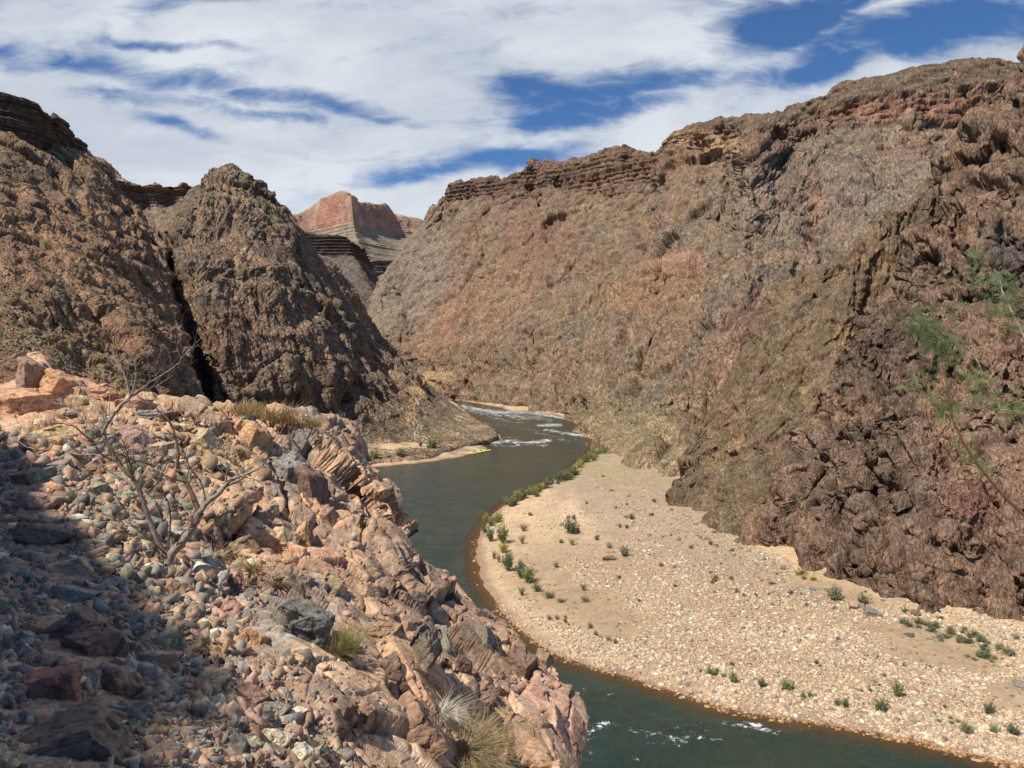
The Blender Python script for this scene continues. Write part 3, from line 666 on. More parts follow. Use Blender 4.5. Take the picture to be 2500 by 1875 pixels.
c = paint(PQ, (0.245, 0.182, 0.122), [((0.33, 0.24, 0.155), (1/30, 1/30, 1/120), -.02, .3, .65), (DARK, (1/16, 1/16, 1/90), .0, .35, .7), (GREY, (1/24, 1/24, 1/60), .0, .3, .8), (OLIVE, (1/14, 1/14, 1/40), .05, .35, .6),
      (PINK, (1/20, 1/20, 1/90), .16, .38, .6), (TAN, (1/5, 1/5, 1/16), .1, .4, .55)], 311)
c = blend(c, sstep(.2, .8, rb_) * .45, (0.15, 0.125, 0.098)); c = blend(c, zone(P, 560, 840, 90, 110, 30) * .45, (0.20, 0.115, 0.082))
c = blend(c, zone(P, 1018, 960, 20, 34, 20, .35) * .95, (0.48, 0.345, 0.195)); c = blend(c, zone(P, 1003, 1015, 12, 34, -12, .35) * .9, (0.46, 0.32, 0.18)); c = blend(c, zone(P, 1022, 1037, 16, 16, 0, .5) * .6, (0.36, 0.31, 0.22))
c = blend(c, zone(P, 1016, 1058, 5, 15, 10, .3, 3, .12) * .9, (0.62, 0.60, 0.55)); c = blend(c, zone(P, 1150, 1055, 60, 22, 10) * .6, (0.30, 0.25, 0.21))
c = blend(c, zone(P, 1000, 1078, 26, 6, 0) * .5, (0.30, 0.12, 0.09))
lowz = sstep(9, 4, P[:, 2]) * sstep(800, 900, proj(P)[0]); c = blend(c, lowz * sstep(-.12, .12, fbm(P / 11, 4, .55, 333)) * .85, (0.46, 0.335, 0.21)); c = blend(c, sstep(3.2, 1.6, P[:, 2]) * .6, (0.34, 0.225, 0.15))
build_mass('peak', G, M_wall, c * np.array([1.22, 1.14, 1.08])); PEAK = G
add_scrub(G, 9000, 15, 0.35, 0.9, 0.38, (0.17, 0.155, 0.09)); add_scrub(G, 2600, 65, 0.5, 1.3, 0.3, (0.20, 0.19, 0.11), pxr=(820, 1215, 960, 1112))

# ---------------- left hillside, its rim cliffs and the small bands behind ---
Ec = [[(-250, 1000, 130), (-250, 850, 170), (-230, 650, 240), (-220, 480, 320), (-200, 325, 400)],
      [(0, 1000, 140), (0, 850, 175), (0, 650, 240), (0, 480, 320), (0, 337, 400)],
      [(130, 1010, 150), (120, 860, 185), (110, 680, 250), (105, 520, 335), (104, 372, 425)],
      [(250, 1020, 165), (240, 880, 200), (215, 720, 265), (205, 560, 350), (204, 388, 480)],
      [(340, 1040, 185), (325, 900, 220), (300, 760, 280), (280, 620, 360), (255, 416, 500)],
      [(420, 1060, 210), (390, 930, 245), (360, 800, 300), (330, 680, 365), (292, 478, 490)],
      [(480, 1080, 235), (435, 960, 270), (405, 840, 320), (378, 720, 375), (354, 536, 470)],
      [(510, 1090, 255), (468, 960, 290), (436, 850, 340), (414, 760, 390), (395, 610, 450)],
      [(470, 1050, 340), (440, 950, 370), (410, 830, 430), (390, 740, 480), (370, 620, 540)]]
G, uu, vv = surf(Ec, 560, 620, back=160, skirt=50, drop=20)
edge = np.broadcast_to((uu > .0)[:, None], G.shape[:2])
G = rough(G, [('facet', (46, 46, 60), 8)], 401)
G, rb_ = ribs(G, [(46, 150, 6, .2), (17, 70, 3.4, .3), (7, 30, 1.7, .3), (3.2, 14, .8, .2)], 405); G = terrace(G, 18, 7, 411); G = terrace(G, 6, 2.2, 412)
G = rough(G, [('facet', (13, 13, 20), 2.6), ('facet', (5.5, 5.5, 9), 1.4), ('facet', (2.4, 2.4, 3.6), .6), ('facet', (1.1, 1.1, 1.6), .22)], 421)
P = N3(G)
c = paint(P, (0.31, 0.205, 0.13), [((0.38, 0.25, 0.155), 1/40, -.05, .3, .7), (DARK, 1/16, .05, .35, .7), (GREY, 1/24, .08, .35, .6), (PINK, 1/12, .12, .4, .6), (OLIVE, 1/14, .05, .35, .6), (TAN, 1/5, .1, .4, .5)], 411)
c = blend(c, zone(P, 130, 830, 260, 110, 15) * .65, (0.29, 0.205, 0.115)); c = blend(c, zone(P, 330, 850, 130, 22, 33) * .6, (0.36, 0.19, 0.14)); c = blend(c, zone(P, 80, 640, 60, 35, 0) * .5, PINK)
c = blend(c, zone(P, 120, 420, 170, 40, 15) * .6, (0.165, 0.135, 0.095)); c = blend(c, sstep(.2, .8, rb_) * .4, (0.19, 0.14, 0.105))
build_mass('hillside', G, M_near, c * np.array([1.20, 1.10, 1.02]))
add_scrub(G, 5500, 16, 0.35, 1.1, 0.35, (0.17, 0.16, 0.09)); add_scrub(G, 3500, 17, 0.3, 0.8, 0.3, (0.20, 0.185, 0.10), pxr=(0, 480, 700, 960))
Fc = [[(-240, 320, 395), (-240, 185, 398)], [(-60, 326, 398), (-60, 208, 402)], [(0, 334, 400), (0, 226, 404)], [(35, 345, 405), (36, 235, 409)], [(80, 358, 415), (86, 266, 420)], [(104, 374, 428), (112, 285, 433)],
      [(150, 380, 455), (150, 295, 461)], [(180, 388, 480), (164, 318, 480)], [(202, 393, 500), (193, 345, 503)], [(212, 392, 560), (204, 372, 565)], [(200, 392, 700), (195, 380, 700)]]
G, uu, vv = surf(Fc, 340, 130, back=120, skirt=40, drop=10)
G = rough(G, [('ridge', (40, 40, 150), 5), ('facet', (16, 16, 50), 3), ('facet', (5, 5, 8), .8)], 431); G = strata(G, np.ones(G.shape[:2]), 4.6, 2.2, 2); G = strata(G, np.ones(G.shape[:2]), 1.7, .8, 6)
P = N3(G); c = paint(P, (0.135, 0.092, 0.070), [(DARK, 1/9, .0, .3, .8), ((0.22, 0.15, 0.10), (1/14, 1/14, 1/3), .08, .35, .7)], 441); build_mass('rim_cliff', G, M_near, c)
Fd = [[(200, 600, 700), (215, 505, 880), (225, 425, 890)], [(255, 600, 700), (262, 506, 885), (268, 436, 893)], [(300, 600, 720), (300, 506, 900), (292, 441, 905)], [(370, 610, 730), (372, 507, 920), (372, 452, 925)], [(430, 610, 740), (430, 500, 930), (420, 454, 933)],
      [(480, 620, 760), (478, 492, 940), (480, 458, 943)], [(560, 640, 780), (530, 500, 950), (510, 472, 953)]]
G, uu, vv = surf(Fd, 300, 170, back=300, skirt=10, drop=30)
bd = np.broadcast_to(sstep(.92, 1.03, vv) * sstep(2.4, 2.0, vv), G.shape[:2])
G = rough(G, [('ridge', (40, 40, 80), 7), ('facet', (12, 12, 16), 3), ('facet', (5, 5, 7), 1.2)], 451); G = strata(G, bd, 4.2, 4.5, 12)
P = N3(G); c = paint(P, (0.27, 0.185, 0.13), [(GREY, 1/20, .0, .3, .5), (DARK, 1/12, .1, .35, .5), (TAN, 1/6, .1, .4, .5)], 461); kk = np.floor(P[:, 2] / 3.2); r = np.sin(kk * 78.2) * 437.5; r -= np.floor(r); c *= 1 + (r[:, None] - .5) * .5 * bd.ravel()[:, None]
build_mass('rim_cliff', G, M_wall, c)
Fe = [[(150, 470, 1500), (180, 385, 1600)], [(215, 470, 1500), (218, 395, 1600)], [(250, 470, 1500), (252, 402, 1600)], [(285, 470, 1500), (276, 415, 1605)], [(320, 470, 1500), (296, 440, 1610)], [(360, 490, 1600), (340, 470, 1700)]]
G, uu, vv = surf(Fe, 150, 60, back=200, skirt=10, drop=0); G = rough(G, [('ridge', (40, 40, 120), 10), ('facet', (14, 14, 40), 6)], 471)
build_mass('rim_cliff', G, M_far, paint(N3(G), (0.40, 0.31, 0.25), [((0.30, 0.23, 0.19), (1/20, 1/20, 1/90), 0, .3, .8)], 472))
Ff = [[(-60, 300, 620), (-60, 200, 640)], [(0, 300, 620), (0, 224, 640)], [(30, 300, 625), (28, 229, 645)], [(60, 320, 630), (40, 240, 650)], [(90, 320, 640), (80, 262, 660)]]

# ---------------- river outline (photo shoreline carried onto the water plane)
RB = [(3600, 2600), (2900, 2010), (2500, 1871), (2292, 1822), (2129, 1786), (1966, 1760), (1828, 1742), (1763, 1728), (1681, 1702), (1600, 1672), (1463, 1632), (1362, 1600), (1292, 1555), (1239, 1509), (1202, 1458),
      (1172, 1410), (1162, 1357), (1170, 1308), (1190, 1271), (1251, 1218), (1332, 1178), (1393, 1145), (1434, 1113), (1454, 1092), (1434, 1052), (1414, 1030), (1353, 1012), (1290, 1004), (1252, 1004), (1218, 994), (1160, 984), (1129, 979), (1088, 974), (1060, 969), (1000, 969)]
LB = [(1000, 976), (1060, 977), (1096, 977), (1112, 984), (1134, 1001), (1166, 1031), (1196, 1045), (1205, 1056), (1224, 1064), (1223, 1071), (1190, 1078), (1175, 1087), (1191, 1096), (1160, 1104), (1137, 1110), (1120, 1117), (1074, 1122), (1047, 1128), (979, 1134), (932, 1139), (880, 1146)]
pr = [tuple(p[:2]) for p in onz(*np.array(RB, float).T)]; pl = [tuple(p[:2]) for p in onz(*np.array(LB, float).T)]
RIV = np.array(pr + pl + [(-95, 330), (-75, 250), (-50, 190), (-22, 140), (-10, 100), (10, 60), (60, 20), (120, 0)])
def river_sd(x, y):
    """signed distance to the river outline, positive on land"""
    d = np.full(x.shape, 1e9); ins = np.zeros(x.shape, bool); n = len(RIV)
    for i in range(n):
        a = RIV[i]; b = RIV[(i + 1) % n]; e = b - a
        t = np.clip(((x - a[0]) * e[0] + (y - a[1]) * e[1]) / (e @ e), 0, 1)
        d = np.minimum(d, np.hypot(x - a[0] - t * e[0], y - a[1] - t * e[1]))
        cond = ((a[1] > y) != (b[1] > y)); xx = a[0] + (y - a[1]) * e[0] / (e[1] if e[1] else 1e-9); ins ^= cond & (x < xx)
    return np.where(ins, -d, d)
def groundz(x, y):
    x = np.asarray(x, float); y = np.asarray(y, float)
    P2 = np.stack([x, y, 0 * x], -1).reshape(-1, 3)
    s = river_sd(x, y) + (fbm(P2 / 9, 3, .5, 71).reshape(x.shape) * 1.6) * np.clip(y / 200, .5, 3)
    land = 1.0 * (1 - np.exp(-np.maximum(s, 0) / 7)) + 0.062 * np.minimum(np.maximum(s, 0), 85)
    z = np.where(s > 0, land, np.maximum(-2.5, s * 0.10))
    z = z + (fbm(P2 / 22, 3, .5, 72).reshape(x.shape) * 0.9 + fbm(P2 / 6, 3, .5, 73).reshape(x.shape) * .22) * np.clip(s / 12, 0, 1)
    return z, s
# ground: one sheet, finer near the camera, reaching past the farthest hill
ua = np.concatenate([np.linspace(-3.0, -0.36, 30)[:-1], np.linspace(-0.36, 0.80, 860)[:-1], np.linspace(0.80, 3.0, 24)])
ya = np.concatenate([np.linspace(-60, 70, 14)[:-1], 1 / np.linspace(1/70, 1/1050, 620)[:-1], np.geomspace(1050, 9000, 26)])
YY = np.broadcast_to(ya[None], (len(ua), len(ya))).copy(); XX = ua[:, None] * np.maximum(YY, 90)
ZZ, SS = groundz(XX, YY)
G = np.stack([XX, YY, ZZ], -1); P = N3(G); s_ = SS.ravel()
qx, qy = proj(np.where(P[:, 1:2] > 20, P, np.array([[0, 20, 0.]])))
c = paint(P, (0.56, 0.41, 0.25), [((0.60, 0.46, 0.31), 1/14, 0, .3, .7), ((0.44, 0.30, 0.19), 1/7, .05, .35, .6), ((0.36, 0.25, 0.165), 1/1.5, .1, .4, .5)], 501)
c = blend(c, sstep(1.3, .8, np.hypot((qx - 1900) / 640, (qy - 1560 - (qx - 1900) * .25) / 170)) * .85, (0.33, 0.24, 0.15)); rubm = sstep(0, 1, zone(P, 1560, 1230, 330, 110, 32, .8)); c = blend(c, rubm * .65, (0.30, 0.235, 0.17)); c = blend(c, zone(P, 1500, 1110, 210, 70, 12) * .6, (0.33, 0.275, 0.15))
left = (P[:, 0] < -8) & (P[:, 1] > 300); c = blend(c, left * sstep(-.1, .25, fbm(P / 12, 4, .5, 88)) * .75, (0.22, 0.17, 0.14))
wet = sstep(3.2, 0.6, s_ + 1.2 * fbm(P / 5, 3, .5, 5)); c = blend(c, wet * .8, (0.27, 0.18, 0.12)); bed = sstep(0.2, -1.0, s_); c = blend(c, bed * .7, (0.19, 0.125, 0.08))
far = (P[:, 1] > 1100) | (np.abs(P[:, 0]) > 1.1 * np.maximum(P[:, 1], 90)); c = blend(c, far * 1.0, (0.2, 0.14, 0.1))
M_sand = rock_material('sand', 0.7, 0.35, 0.12, 0.16)
o = build_mass('ground', G, M_sand, c)

# ---------------- water ------------------------------------------------------
xa = np.linspace(-0.30, 1.4, 620); yw = np.concatenate([np.linspace(-40, 75, 12)[:-1], 1 / np.linspace(1/75, 1/1080, 560)])
YW = np.broadcast_to(yw[None], (len(xa), len(yw))).copy(); XW = xa[:, None] * np.maximum(YW, 70)
P2 = np.stack([XW, YW, 0 * XW], -1).reshape(-1, 3); sd = river_sd(XW, YW).ravel()
qx, qy = proj(np.where(P2[:, 1:2] > 20, P2, np.array([[0, 20, 0.]])))
def seg(pts, w):
    m = np.zeros(len(qx))
    pts = [np.array(p, float) for p in pts]
    for a, b in zip(pts[:-1], pts[1:]):
        e = b - a; t = np.clip(((qx - a[0]) * e[0] + (qy - a[1]) * e[1]) / (e @ e), 0, 1)
        dx = qx - a[0] - t * e[0]; dy = qy - a[1] - t * e[1]; m = np.maximum(m, np.exp(-((dx / (w * 3)) ** 2 + (dy / w) ** 2)))
    return m
foam = np.zeros(len(qx))
for pts, w, st in [([(1125, 992), (1173, 1001), (1217, 1007), (1291, 1005), (1335, 1013), (1380, 1021)], 5, 1.0), ([(1130, 1000), (1180, 1010), (1250, 1016)], 6, .75), ([(1240, 1014), (1300, 1020), (1340, 1026)], 4.5, .8), ([(1250, 1022), (1290, 1023)], 3, .8),
                   ([(1318, 1038), (1364, 1038)], 4, 1.0), ([(1335, 1050), (1379, 1058), (1420, 1064)], 4, .95), ([(1150, 1034), (1240, 1038)], 6, .55), ([(1212, 1082), (1240, 1077), (1280, 1082), (1335, 1078)], 6, .95), ([(1220, 1090), (1300, 1086)], 4, .7), ([(1240, 1066), (1280, 1068)], 4, .4), ([(1400, 1072), (1450, 1090)], 5, .55),
                   ([(1150, 1002), (1220, 1012), (1320, 1012)], 12, .72), ([(1290, 1050), (1380, 1075)], 7, .6), ([(1225, 1070), (1320, 1088)], 8, .62), ([(1140, 990), (1200, 1020), (1260, 1030)], 8, .6), ([(1680, 1800), (1750, 1806)], 8, .9), ([(1800, 1770), (1840, 1776), (1890, 1790)], 10, .8), ([(1640, 1780), (1700, 1770), (1800, 1768)], 10, .66), ([(1420, 1765), (1560, 1790), (1680, 1800)], 26, .6), ([(1440, 1700), (1440, 1790)], 20, .55), ([(1420, 1830), (1520, 1850)], 14, .5), ([(1840, 1790), (1960, 1790)], 14, .6)]:
    foam = np.maximum(foam, seg(pts, w * 1.35) * st)
foam *= sstep(0.0, -1.0, sd)
shal = sstep(-6.0, -0.2, sd + 1.4 * fbm(P2 / 6, 3, .5, 77)) * sstep(-9, -3, sd + 0) 
shal = np.clip(sstep(-7.5, -0.3, sd + 1.2 * fbm(P2 / 5, 3, .5, 77)), 0, 1)
G = np.stack([XW, YW, 0 * XW], -1); ff = foam * (0.5 + fbm(P2 / 1.7, 3, .5, 9)); G[..., 2] += (ff * 0.35).reshape(XW.shape)
M_water = bpy.data.materials.new('water'); M_water.use_nodes = True; t = NT(M_water.node_tree); t.n.clear()
o_ = t.new('ShaderNodeOutputMaterial'); b = t.new('ShaderNodeBsdfPrincipled'); tcw = t.new('ShaderNodeTexCoord').outputs['Object']
fa = t.new('ShaderNodeAttribute', attribute_name='foam').outputs['Fac']; sa = t.new('ShaderNodeAttribute', attribute_name='shallow').outputs['Fac']
big = t.noise(t.mapping(tcw, rot=(0, 0, .5), sc=(1, .5, 1)), 0.02, 4, .5, .4); wcol = t.mix(t.mapr(big, .38, .62, 0, 1, True), (0.014, 0.032, 0.024), (0.026, 0.040, 0.024))
wcol = t.mix(t.mapr(sa, 0.1, 0.95, 0, .8), wcol, (0.072, 0.050, 0.028))
f1 = t.noise(t.mapping(tcw, rot=(0, 0, .15), sc=(.55, .8, 1)), 0.34, 10, .75, 1.0); f2 = t.noise(tcw, 1.5, 8, .75, .8)
fm = t.math('ADD', t.math('MULTIPLY', f1, .75), t.math('MULTIPLY', f2, .25))
thr = t.mapr(fa, 0, 1, .64, .462); fmask = t.mapr(t.math('SUBTRACT', fm, thr), 0.0, 0.05, 0, 1, True)
fmask = t.math('MULTIPLY', fmask, t.mapr(fa, .08, .25, 0, 1))
base = t.mix(fmask, wcol, (0.72, 0.76, 0.76)); t.l.new(base, b.inputs['Base Color'])
t.l.new(t.mapr(fmask, 0, 1, .16, .8), b.inputs['Roughness']); b.inputs['IOR'].default_value = 1.33; b.inputs['Specular IOR Level'].default_value = 0.28
w1 = t.noise(t.mapping(tcw, rot=(0, 0, .4), sc=(1, .45, 1)), .55, 6, .65, .8); w2 = t.noise(tcw, 3.0, 4, .6, .3); w3 = t.noise(tcw, 0.12, 4, .6, .8)
hw = t.math('ADD', t.math('MULTIPLY', w1, t.mapr(w3, .4, .6, .3, 1.3)), t.math('MULTIPLY', w2, .12)); hw = t.math('ADD', hw, t.math('MULTIPLY', fmask, .4))
bp = t.new('ShaderNodeBump'); bp.inputs['Strength'].default_value = .8; bp.inputs['Distance'].default_value = .6; t.l.new(hw, bp.inputs['Height']); t.l.new(bp.outputs[0], b.inputs['Normal'])
tr = t.new('ShaderNodeBsdfTransparent'); tr.inputs[0].default_value = (0.78, 0.68, 0.50, 1); ms = t.new('ShaderNodeMixShader')
t.put(ms.inputs[0], t.math('MULTIPLY', t.mapr(sa, .35, 1.0, 0, .72), t.math('SUBTRACT', 1.0, fmask))); t.l.new(b.outputs[0], ms.inputs[1]); t.l.new(tr.outputs[0], ms.inputs[2]); t.l.new(ms.outputs[0], o_.inputs[0])
me = mesh_np('water', N3(G), gridfaces(*G.shape[:2]), M_water, attrs={'foam': foam, 'shallow': shal}, smooth=True); tagit(link('water', me), kind='structure')
FS = 1.0; BL = 2; CK = .55
# ================================================================== FOREGROUND LEDGE
SIL = [(-160, 868), (-60, 872), (0, 880), (40, 866), (95, 868), (117, 912), (150, 922), (190, 930), (263, 960), (285, 979), (357, 976), (421, 994), (494, 992), (538, 992), (585, 1004), (633, 1006), (700, 1021), (750, 1027), (803, 1038), (852, 1055), (885, 1076), (905, 1115),
       (909, 1135), (946, 1155), (976, 1188), (985, 1212), (982, 1252), (970, 1290), (972, 1310), (988, 1330), (1011, 1366), (1043, 1391), (1084, 1400), (1112, 1424), (1145, 1456), (1170, 1485), (1202, 1513), (1235, 1519), (1267, 1554), (1300, 1590), (1350, 1600), (1358, 1630), (1360, 1655), (1398, 1690),
       (1410, 1740), (1407, 1801), (1388, 1812), (1398, 1842), (1400, 1880), (1400, 1960)]
DEP = [(-160, 868, 24), (0, 880, 23), (95, 868, 22.5), (150, 922, 21), (263, 960, 20), (357, 976, 19.5), (494, 992, 19.2), (633, 1006, 20), (750, 1027, 21.5), (852, 1055, 22.5), (905, 1120, 22.5), (946, 1155, 22), (985, 1212, 21), (972, 1310, 19.5), (1011, 1366, 18.5), (1084, 1400, 18), (1145, 1456, 17), (1202, 1513, 16), (1267, 1554, 15), (1350, 1600, 14),
       (1360, 1655, 13.2), (1410, 1740, 12.3), (1390, 1812, 11.6), (1400, 1960, 10.5), (-100, 1180, 11.5), (0, 1180, 11), (-100, 1875, 2.95), (0, 1875, 2.98), (200, 1875, 3.05), (400, 1875, 3.25), (560, 1875, 3.7), (700, 1875, 4.4), (850, 1875, 5.4), (1000, 1875, 6.8), (1200, 1875, 8.8), (1300, 1875, 9.9),
       (0, 1700, 3.9), (0, 1560, 5.2), (200, 1650, 4.5), (200, 1480, 6.6), (300, 1750, 4.1), (400, 1600, 5.5), (500, 1700, 5.2), (600, 1600, 6.6), (700, 1700, 6.2), (700, 1550, 8.2), (850, 1650, 8.0), (1000, 1600, 10.4), (1100, 1700, 10.2), (1200, 1620, 12.5), (1200, 1750, 10.8), (1300, 1700, 12.0), (410, 1385, 9.4), (250, 1300, 9.2), (100, 1300, 8.8),
       (560, 1420, 9.6), (700, 1400, 11.6), (850, 1450, 12.0), (900, 1360, 14.4), (1000, 1480, 14.0), (1100, 1500, 14.9), (700, 1280, 14), (850, 1250, 16.6), (600, 1200, 14.8), (410, 1150, 14), (250, 1150, 12.6), (120, 1080, 13.5), (250, 1050, 15.0), (400, 1040, 17), (550, 1050, 17.5), (700, 1100, 18), (850, 1120, 20), (900, 1200, 19.3), (60, 980, 17.5), (200, 985, 18)]
DP = np.array(DEP, float)
def _tps(a, b):
    r2 = ((a[:, None] - b[None]) ** 2).sum(-1); return 0.5 * r2 * np.log(r2 + 1e-9)
_X = DP[:, :2] / 1000.0; _n = len(DP); _A = np.zeros((_n + 3, _n + 3)); _A[:_n, :_n] = _tps(_X, _X) + np.eye(_n) * 3e-4
_A[:_n, _n] = 1; _A[:_n, _n + 1:] = _X; _A[_n, :_n] = 1; _A[_n + 1:, :_n] = _X.T
_w = np.linalg.solve(_A, np.concatenate([1 / DP[:, 2], np.zeros(3)]))
def fgdepth(px, py):
    q = np.stack([px.ravel(), py.ravel()], -1) / 1000.0; o = np.zeros(len(q))
    for i in range(0, len(q), 60000):
        k = q[i:i + 60000]; o[i:i + 60000] = _tps(k, _X) @ _w[:_n] + _w[_n] + k @ _w[_n + 1:]
    return (1 / np.clip(o, 1 / 40, 1 / 2.0)).reshape(px.shape)
SIL = np.array(SIL, float); sl_ = np.concatenate([[0], np.cumsum(np.hypot(*np.diff(SIL, axis=0).T))])
NU, NVF = 1000, 620
tt = np.linspace(0, sl_[-1], NU); sx = np.interp(tt, sl_, SIL[:, 0]); sy = np.interp(tt, sl_, SIL[:, 1])
w_ = np.linspace(0, 1, NU); bx = np.interp(w_, [0, .30, .62, 1], [-160, 300, 900, 1400]); by = np.full(NU, 1990.0)
vvf = np.linspace(0, 1, NVF) ** 0.85
PX = bx[:, None] + (sx - bx)[:, None] * vvf[None]; PY = by[:, None] + (sy - by)[:, None] * vvf[None]
YD = fgdepth(PX, PY); G = at(PX, PY, YD)
hd = G[:, -1:, :].copy(); ray = hd - np.array([0, 0, CAMZ]); ray[..., 2] = 0; ray /= np.linalg.norm(ray, axis=-1, keepdims=True)
backs = []
for dd, dz in [(.15, -.06), (.35, -.2), (.6, -.5), (.9, -1.0), (1.2, -1.8), (1.6, -3.0), (2.4, -6), (4, -13), (7, -25), (12, -40), (18, -58)]:
    p = hd + ray * dd + np.array([0, 0, 1.0]) * dz; backs.append(p)
G = np.concatenate([G] + backs, 1)
qx, qy = proj(G); qx = np.where(np.arange(G.shape[1])[None] >= NVF, PX[:, -1:], qx); qy = np.where(np.arange(G.shape[1])[None] >= NVF, PY[:, -1:], qy)
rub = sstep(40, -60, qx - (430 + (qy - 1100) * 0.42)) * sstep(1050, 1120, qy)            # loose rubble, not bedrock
rub = np.maximum(rub, sstep(70, 20, np.abs(qx - (600 + (qy - 1650) * .9))) * sstep(1480, 1540, qy) * .7)
lft = sstep(330, 200, qx) * sstep(1070, 1000, qy)
edg = 1 - .6 * sstep(.90, 1.0, np.concatenate([vvf, np.ones(11)]))[None] * sstep(880, 940, qx)
bed = (1 - rub) * (1 - .55 * lft) * edg
sizef = np.clip(YDf if False else np.concatenate([YD, np.repeat(YD[:, -1:], 11, 1)], 1) / 13.0, .3, 1.5)
el_ = np.maximum(np.linalg.norm(np.gradient(G, axis=0), axis=-1), np.linalg.norm(np.gradient(G, axis=1), axis=-1)); stm = np.clip(.055 / el_, .12, 1)
G = rough(G, [('fbm', (3.5, 3.5, 3.5), .16), ('facet', (2.9, 2.9, 4.6), .66)], 601, bed * sizef, tilt=.45)
G = rough(G, [('facet', (1.15, 1.15, 2.4), .26)], 611, (bed + .12) * sizef * stm, tilt=.45)
BL = 1
G = rough(G, [('facet', (.5, .5, 1.0), .085)], 621, (bed + .25) * sizef * stm, tilt=.45)
BL = 1; CK = .3
G = rough(G, [('facet', (.2, .2, .34), .03), ('fbm', .07, .006)], 631, (bed * .9 + .1) * sizef * stm, tilt=.45)
G = rough(G, [('facet', .09, .03), ('facet', .035, .012)], 641, rub * np.clip(sizef, .4, 1))
P = N3(G); _, cr1, ci = facet(rotxyz(P, -.5, 1) / np.array([1.05, 1.05, 1.6]) * .8, 655); _, cr2, ci2 = facet(P / .5, 656)
c = paint(P, (0.46, 0.305, 0.195), [((0.54, 0.37, 0.24), 1/3., -.05, .3, .7), ((0.44, 0.28, 0.19), 1/2.2, .0, .3, .6), ((0.25, 0.185, 0.14), 1/1.6, .14, .40, .8), ((0.50, 0.37, 0.26), 1/.5, .12, .4, .6), ((0.25, 0.165, 0.12), 1/.35, .1, .4, .5)], 661)
c = blend(c, (ci > .80) * .55, (0.19, 0.155, 0.135)); c = blend(c, (ci2 > .86) * .45, (0.52, 0.40, 0.29)); c = blend(c, (ci < .12) * .35, (0.40, 0.20, 0.15))
FP = (qx.ravel(), qy.ravel())
def fz(px, py, rx, ry, ang=0, wob=.5, seed=1):
    dx, dy = FP[0] - px, FP[1] - py; a = math.radians(ang); ex = (dx * math.cos(a) + dy * math.sin(a)) / rx; ey = (-dx * math.sin(a) + dy * math.cos(a)) / ry
    return sstep(1.3, .75, np.sqrt(ex * ex + ey * ey) + fbm(P / .7, 3, .55, seed) * wob * 1.6)
c = blend(c, fz(1080, 1530, 200, 130, 40) * .55, (0.215, 0.155, 0.115)); c = blend(c, fz(930, 1400, 130, 60, 40) * .45, (0.25, 0.18, 0.14)); c = blend(c, fz(1330, 1760, 100, 150) * .5, (0.38, 0.235, 0.185))
c = blend(c, fz(720, 1120, 60, 110, 20) * .75, (0.185, 0.175, 0.17)); c = blend(c, fz(700, 1530, 100, 90, 0) * .75, (0.22, 0.22, 0.215)); c = blend(c, fz(60, 990, 160, 90) * .6, (0.43, 0.27, 0.185))
c = blend(c, fz(560, 1120, 150, 90) * .4, (0.44, 0.30, 0.18)); c = blend(c, fz(860, 1120, 80, 70) * .4, (0.40, 0.265, 0.175))
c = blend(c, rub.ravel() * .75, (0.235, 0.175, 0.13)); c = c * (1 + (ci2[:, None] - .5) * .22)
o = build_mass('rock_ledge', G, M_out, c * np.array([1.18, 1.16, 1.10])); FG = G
step = 3; sub = G[::step, ::step]; bv = BVHTree.FromPolygons([tuple(v) for v in N3(sub)], [tuple(f) for f in gridfaces(*sub.shape[:2])])
CAM = Vector((0, 0, CAMZ))
def hit(px, py):
    d = Vector(pxdir(px, py)).normalized(); loc, nrm, i, dist = bv.ray_cast(CAM, d, 60)
    if loc is None: return None
    if nrm.dot(d) > 0: nrm = -nrm
    return loc, nrm, d
# wall of rock beside the trail, left of the picture: it throws the shade over the near corner
def wl(x, y, z): return (x - .55, y, CAMZ + z)
Wc = [[wl(-7.6, y, -2.6), wl(-8.3, y, -2.6 + (z + 2.6) * .35), wl(-9.1, y, -2.6 + (z + 2.6) * .75), wl(-9.5, y, z)] for y, z in ((-22, 20), (-8, 15), (-3.2, 12.4), (.9, 9.2), (4.4, 6.1), (7.4, 3.8))] + [
      [wl(-8.9, 9.0, -2.8), wl(-9.1, 9.2, -1.4), wl(-9.4, 9.6, 1.0), wl(-9.6, 9.8, 2.3)], [wl(-10.5, 12, -3.5), wl(-10.6, 12.2, -2.6), wl(-10.8, 12.6, -1.4), wl(-11.2, 13, -.6)]]
A_ = np.array(Wc)
tu = np.linspace(0, 7, 260); tv = np.linspace(0, 4, 160); K = np.concatenate([A_, A_[:, -1:] + np.array([-10, -4, 14.5])], 1)
G = np.swapaxes(pchip(np.arange(5.), np.swapaxes(pchip(np.arange(8.), K, tu), 0, 1), tv), 0, 1)
G = rough(G, [('facet', 2.2, .5), ('facet', .9, .25), ('facet', .35, .08)], 701)
build_mass('rock_wall', G, M_out, paint(N3(G), (0.3, 0.2, 0.14), [(DARK, 1/2., 0, .3, .7)], 702))
# trail bench under the camera
tx = np.linspace(-9, 6.5, 120); ty = np.linspace(-20, 2.7, 140); TX, TY = np.meshgrid(tx, ty, indexing='ij')
G = np.stack([TX, TY, CAMZ - 1.72 + 0 * TX], -1); G[..., 2] -= sstep(3.2, 6.3, TX) * 3 ; G = rough(G, [('fbm', 1.2, .05), ('facet', .2, .03)], 711)
build_mass('trail', G, M_out, paint(N3(G), (0.36, 0.26, 0.18), [((.28, .2, .15), 1/.6, 0, .3, .6)], 712))

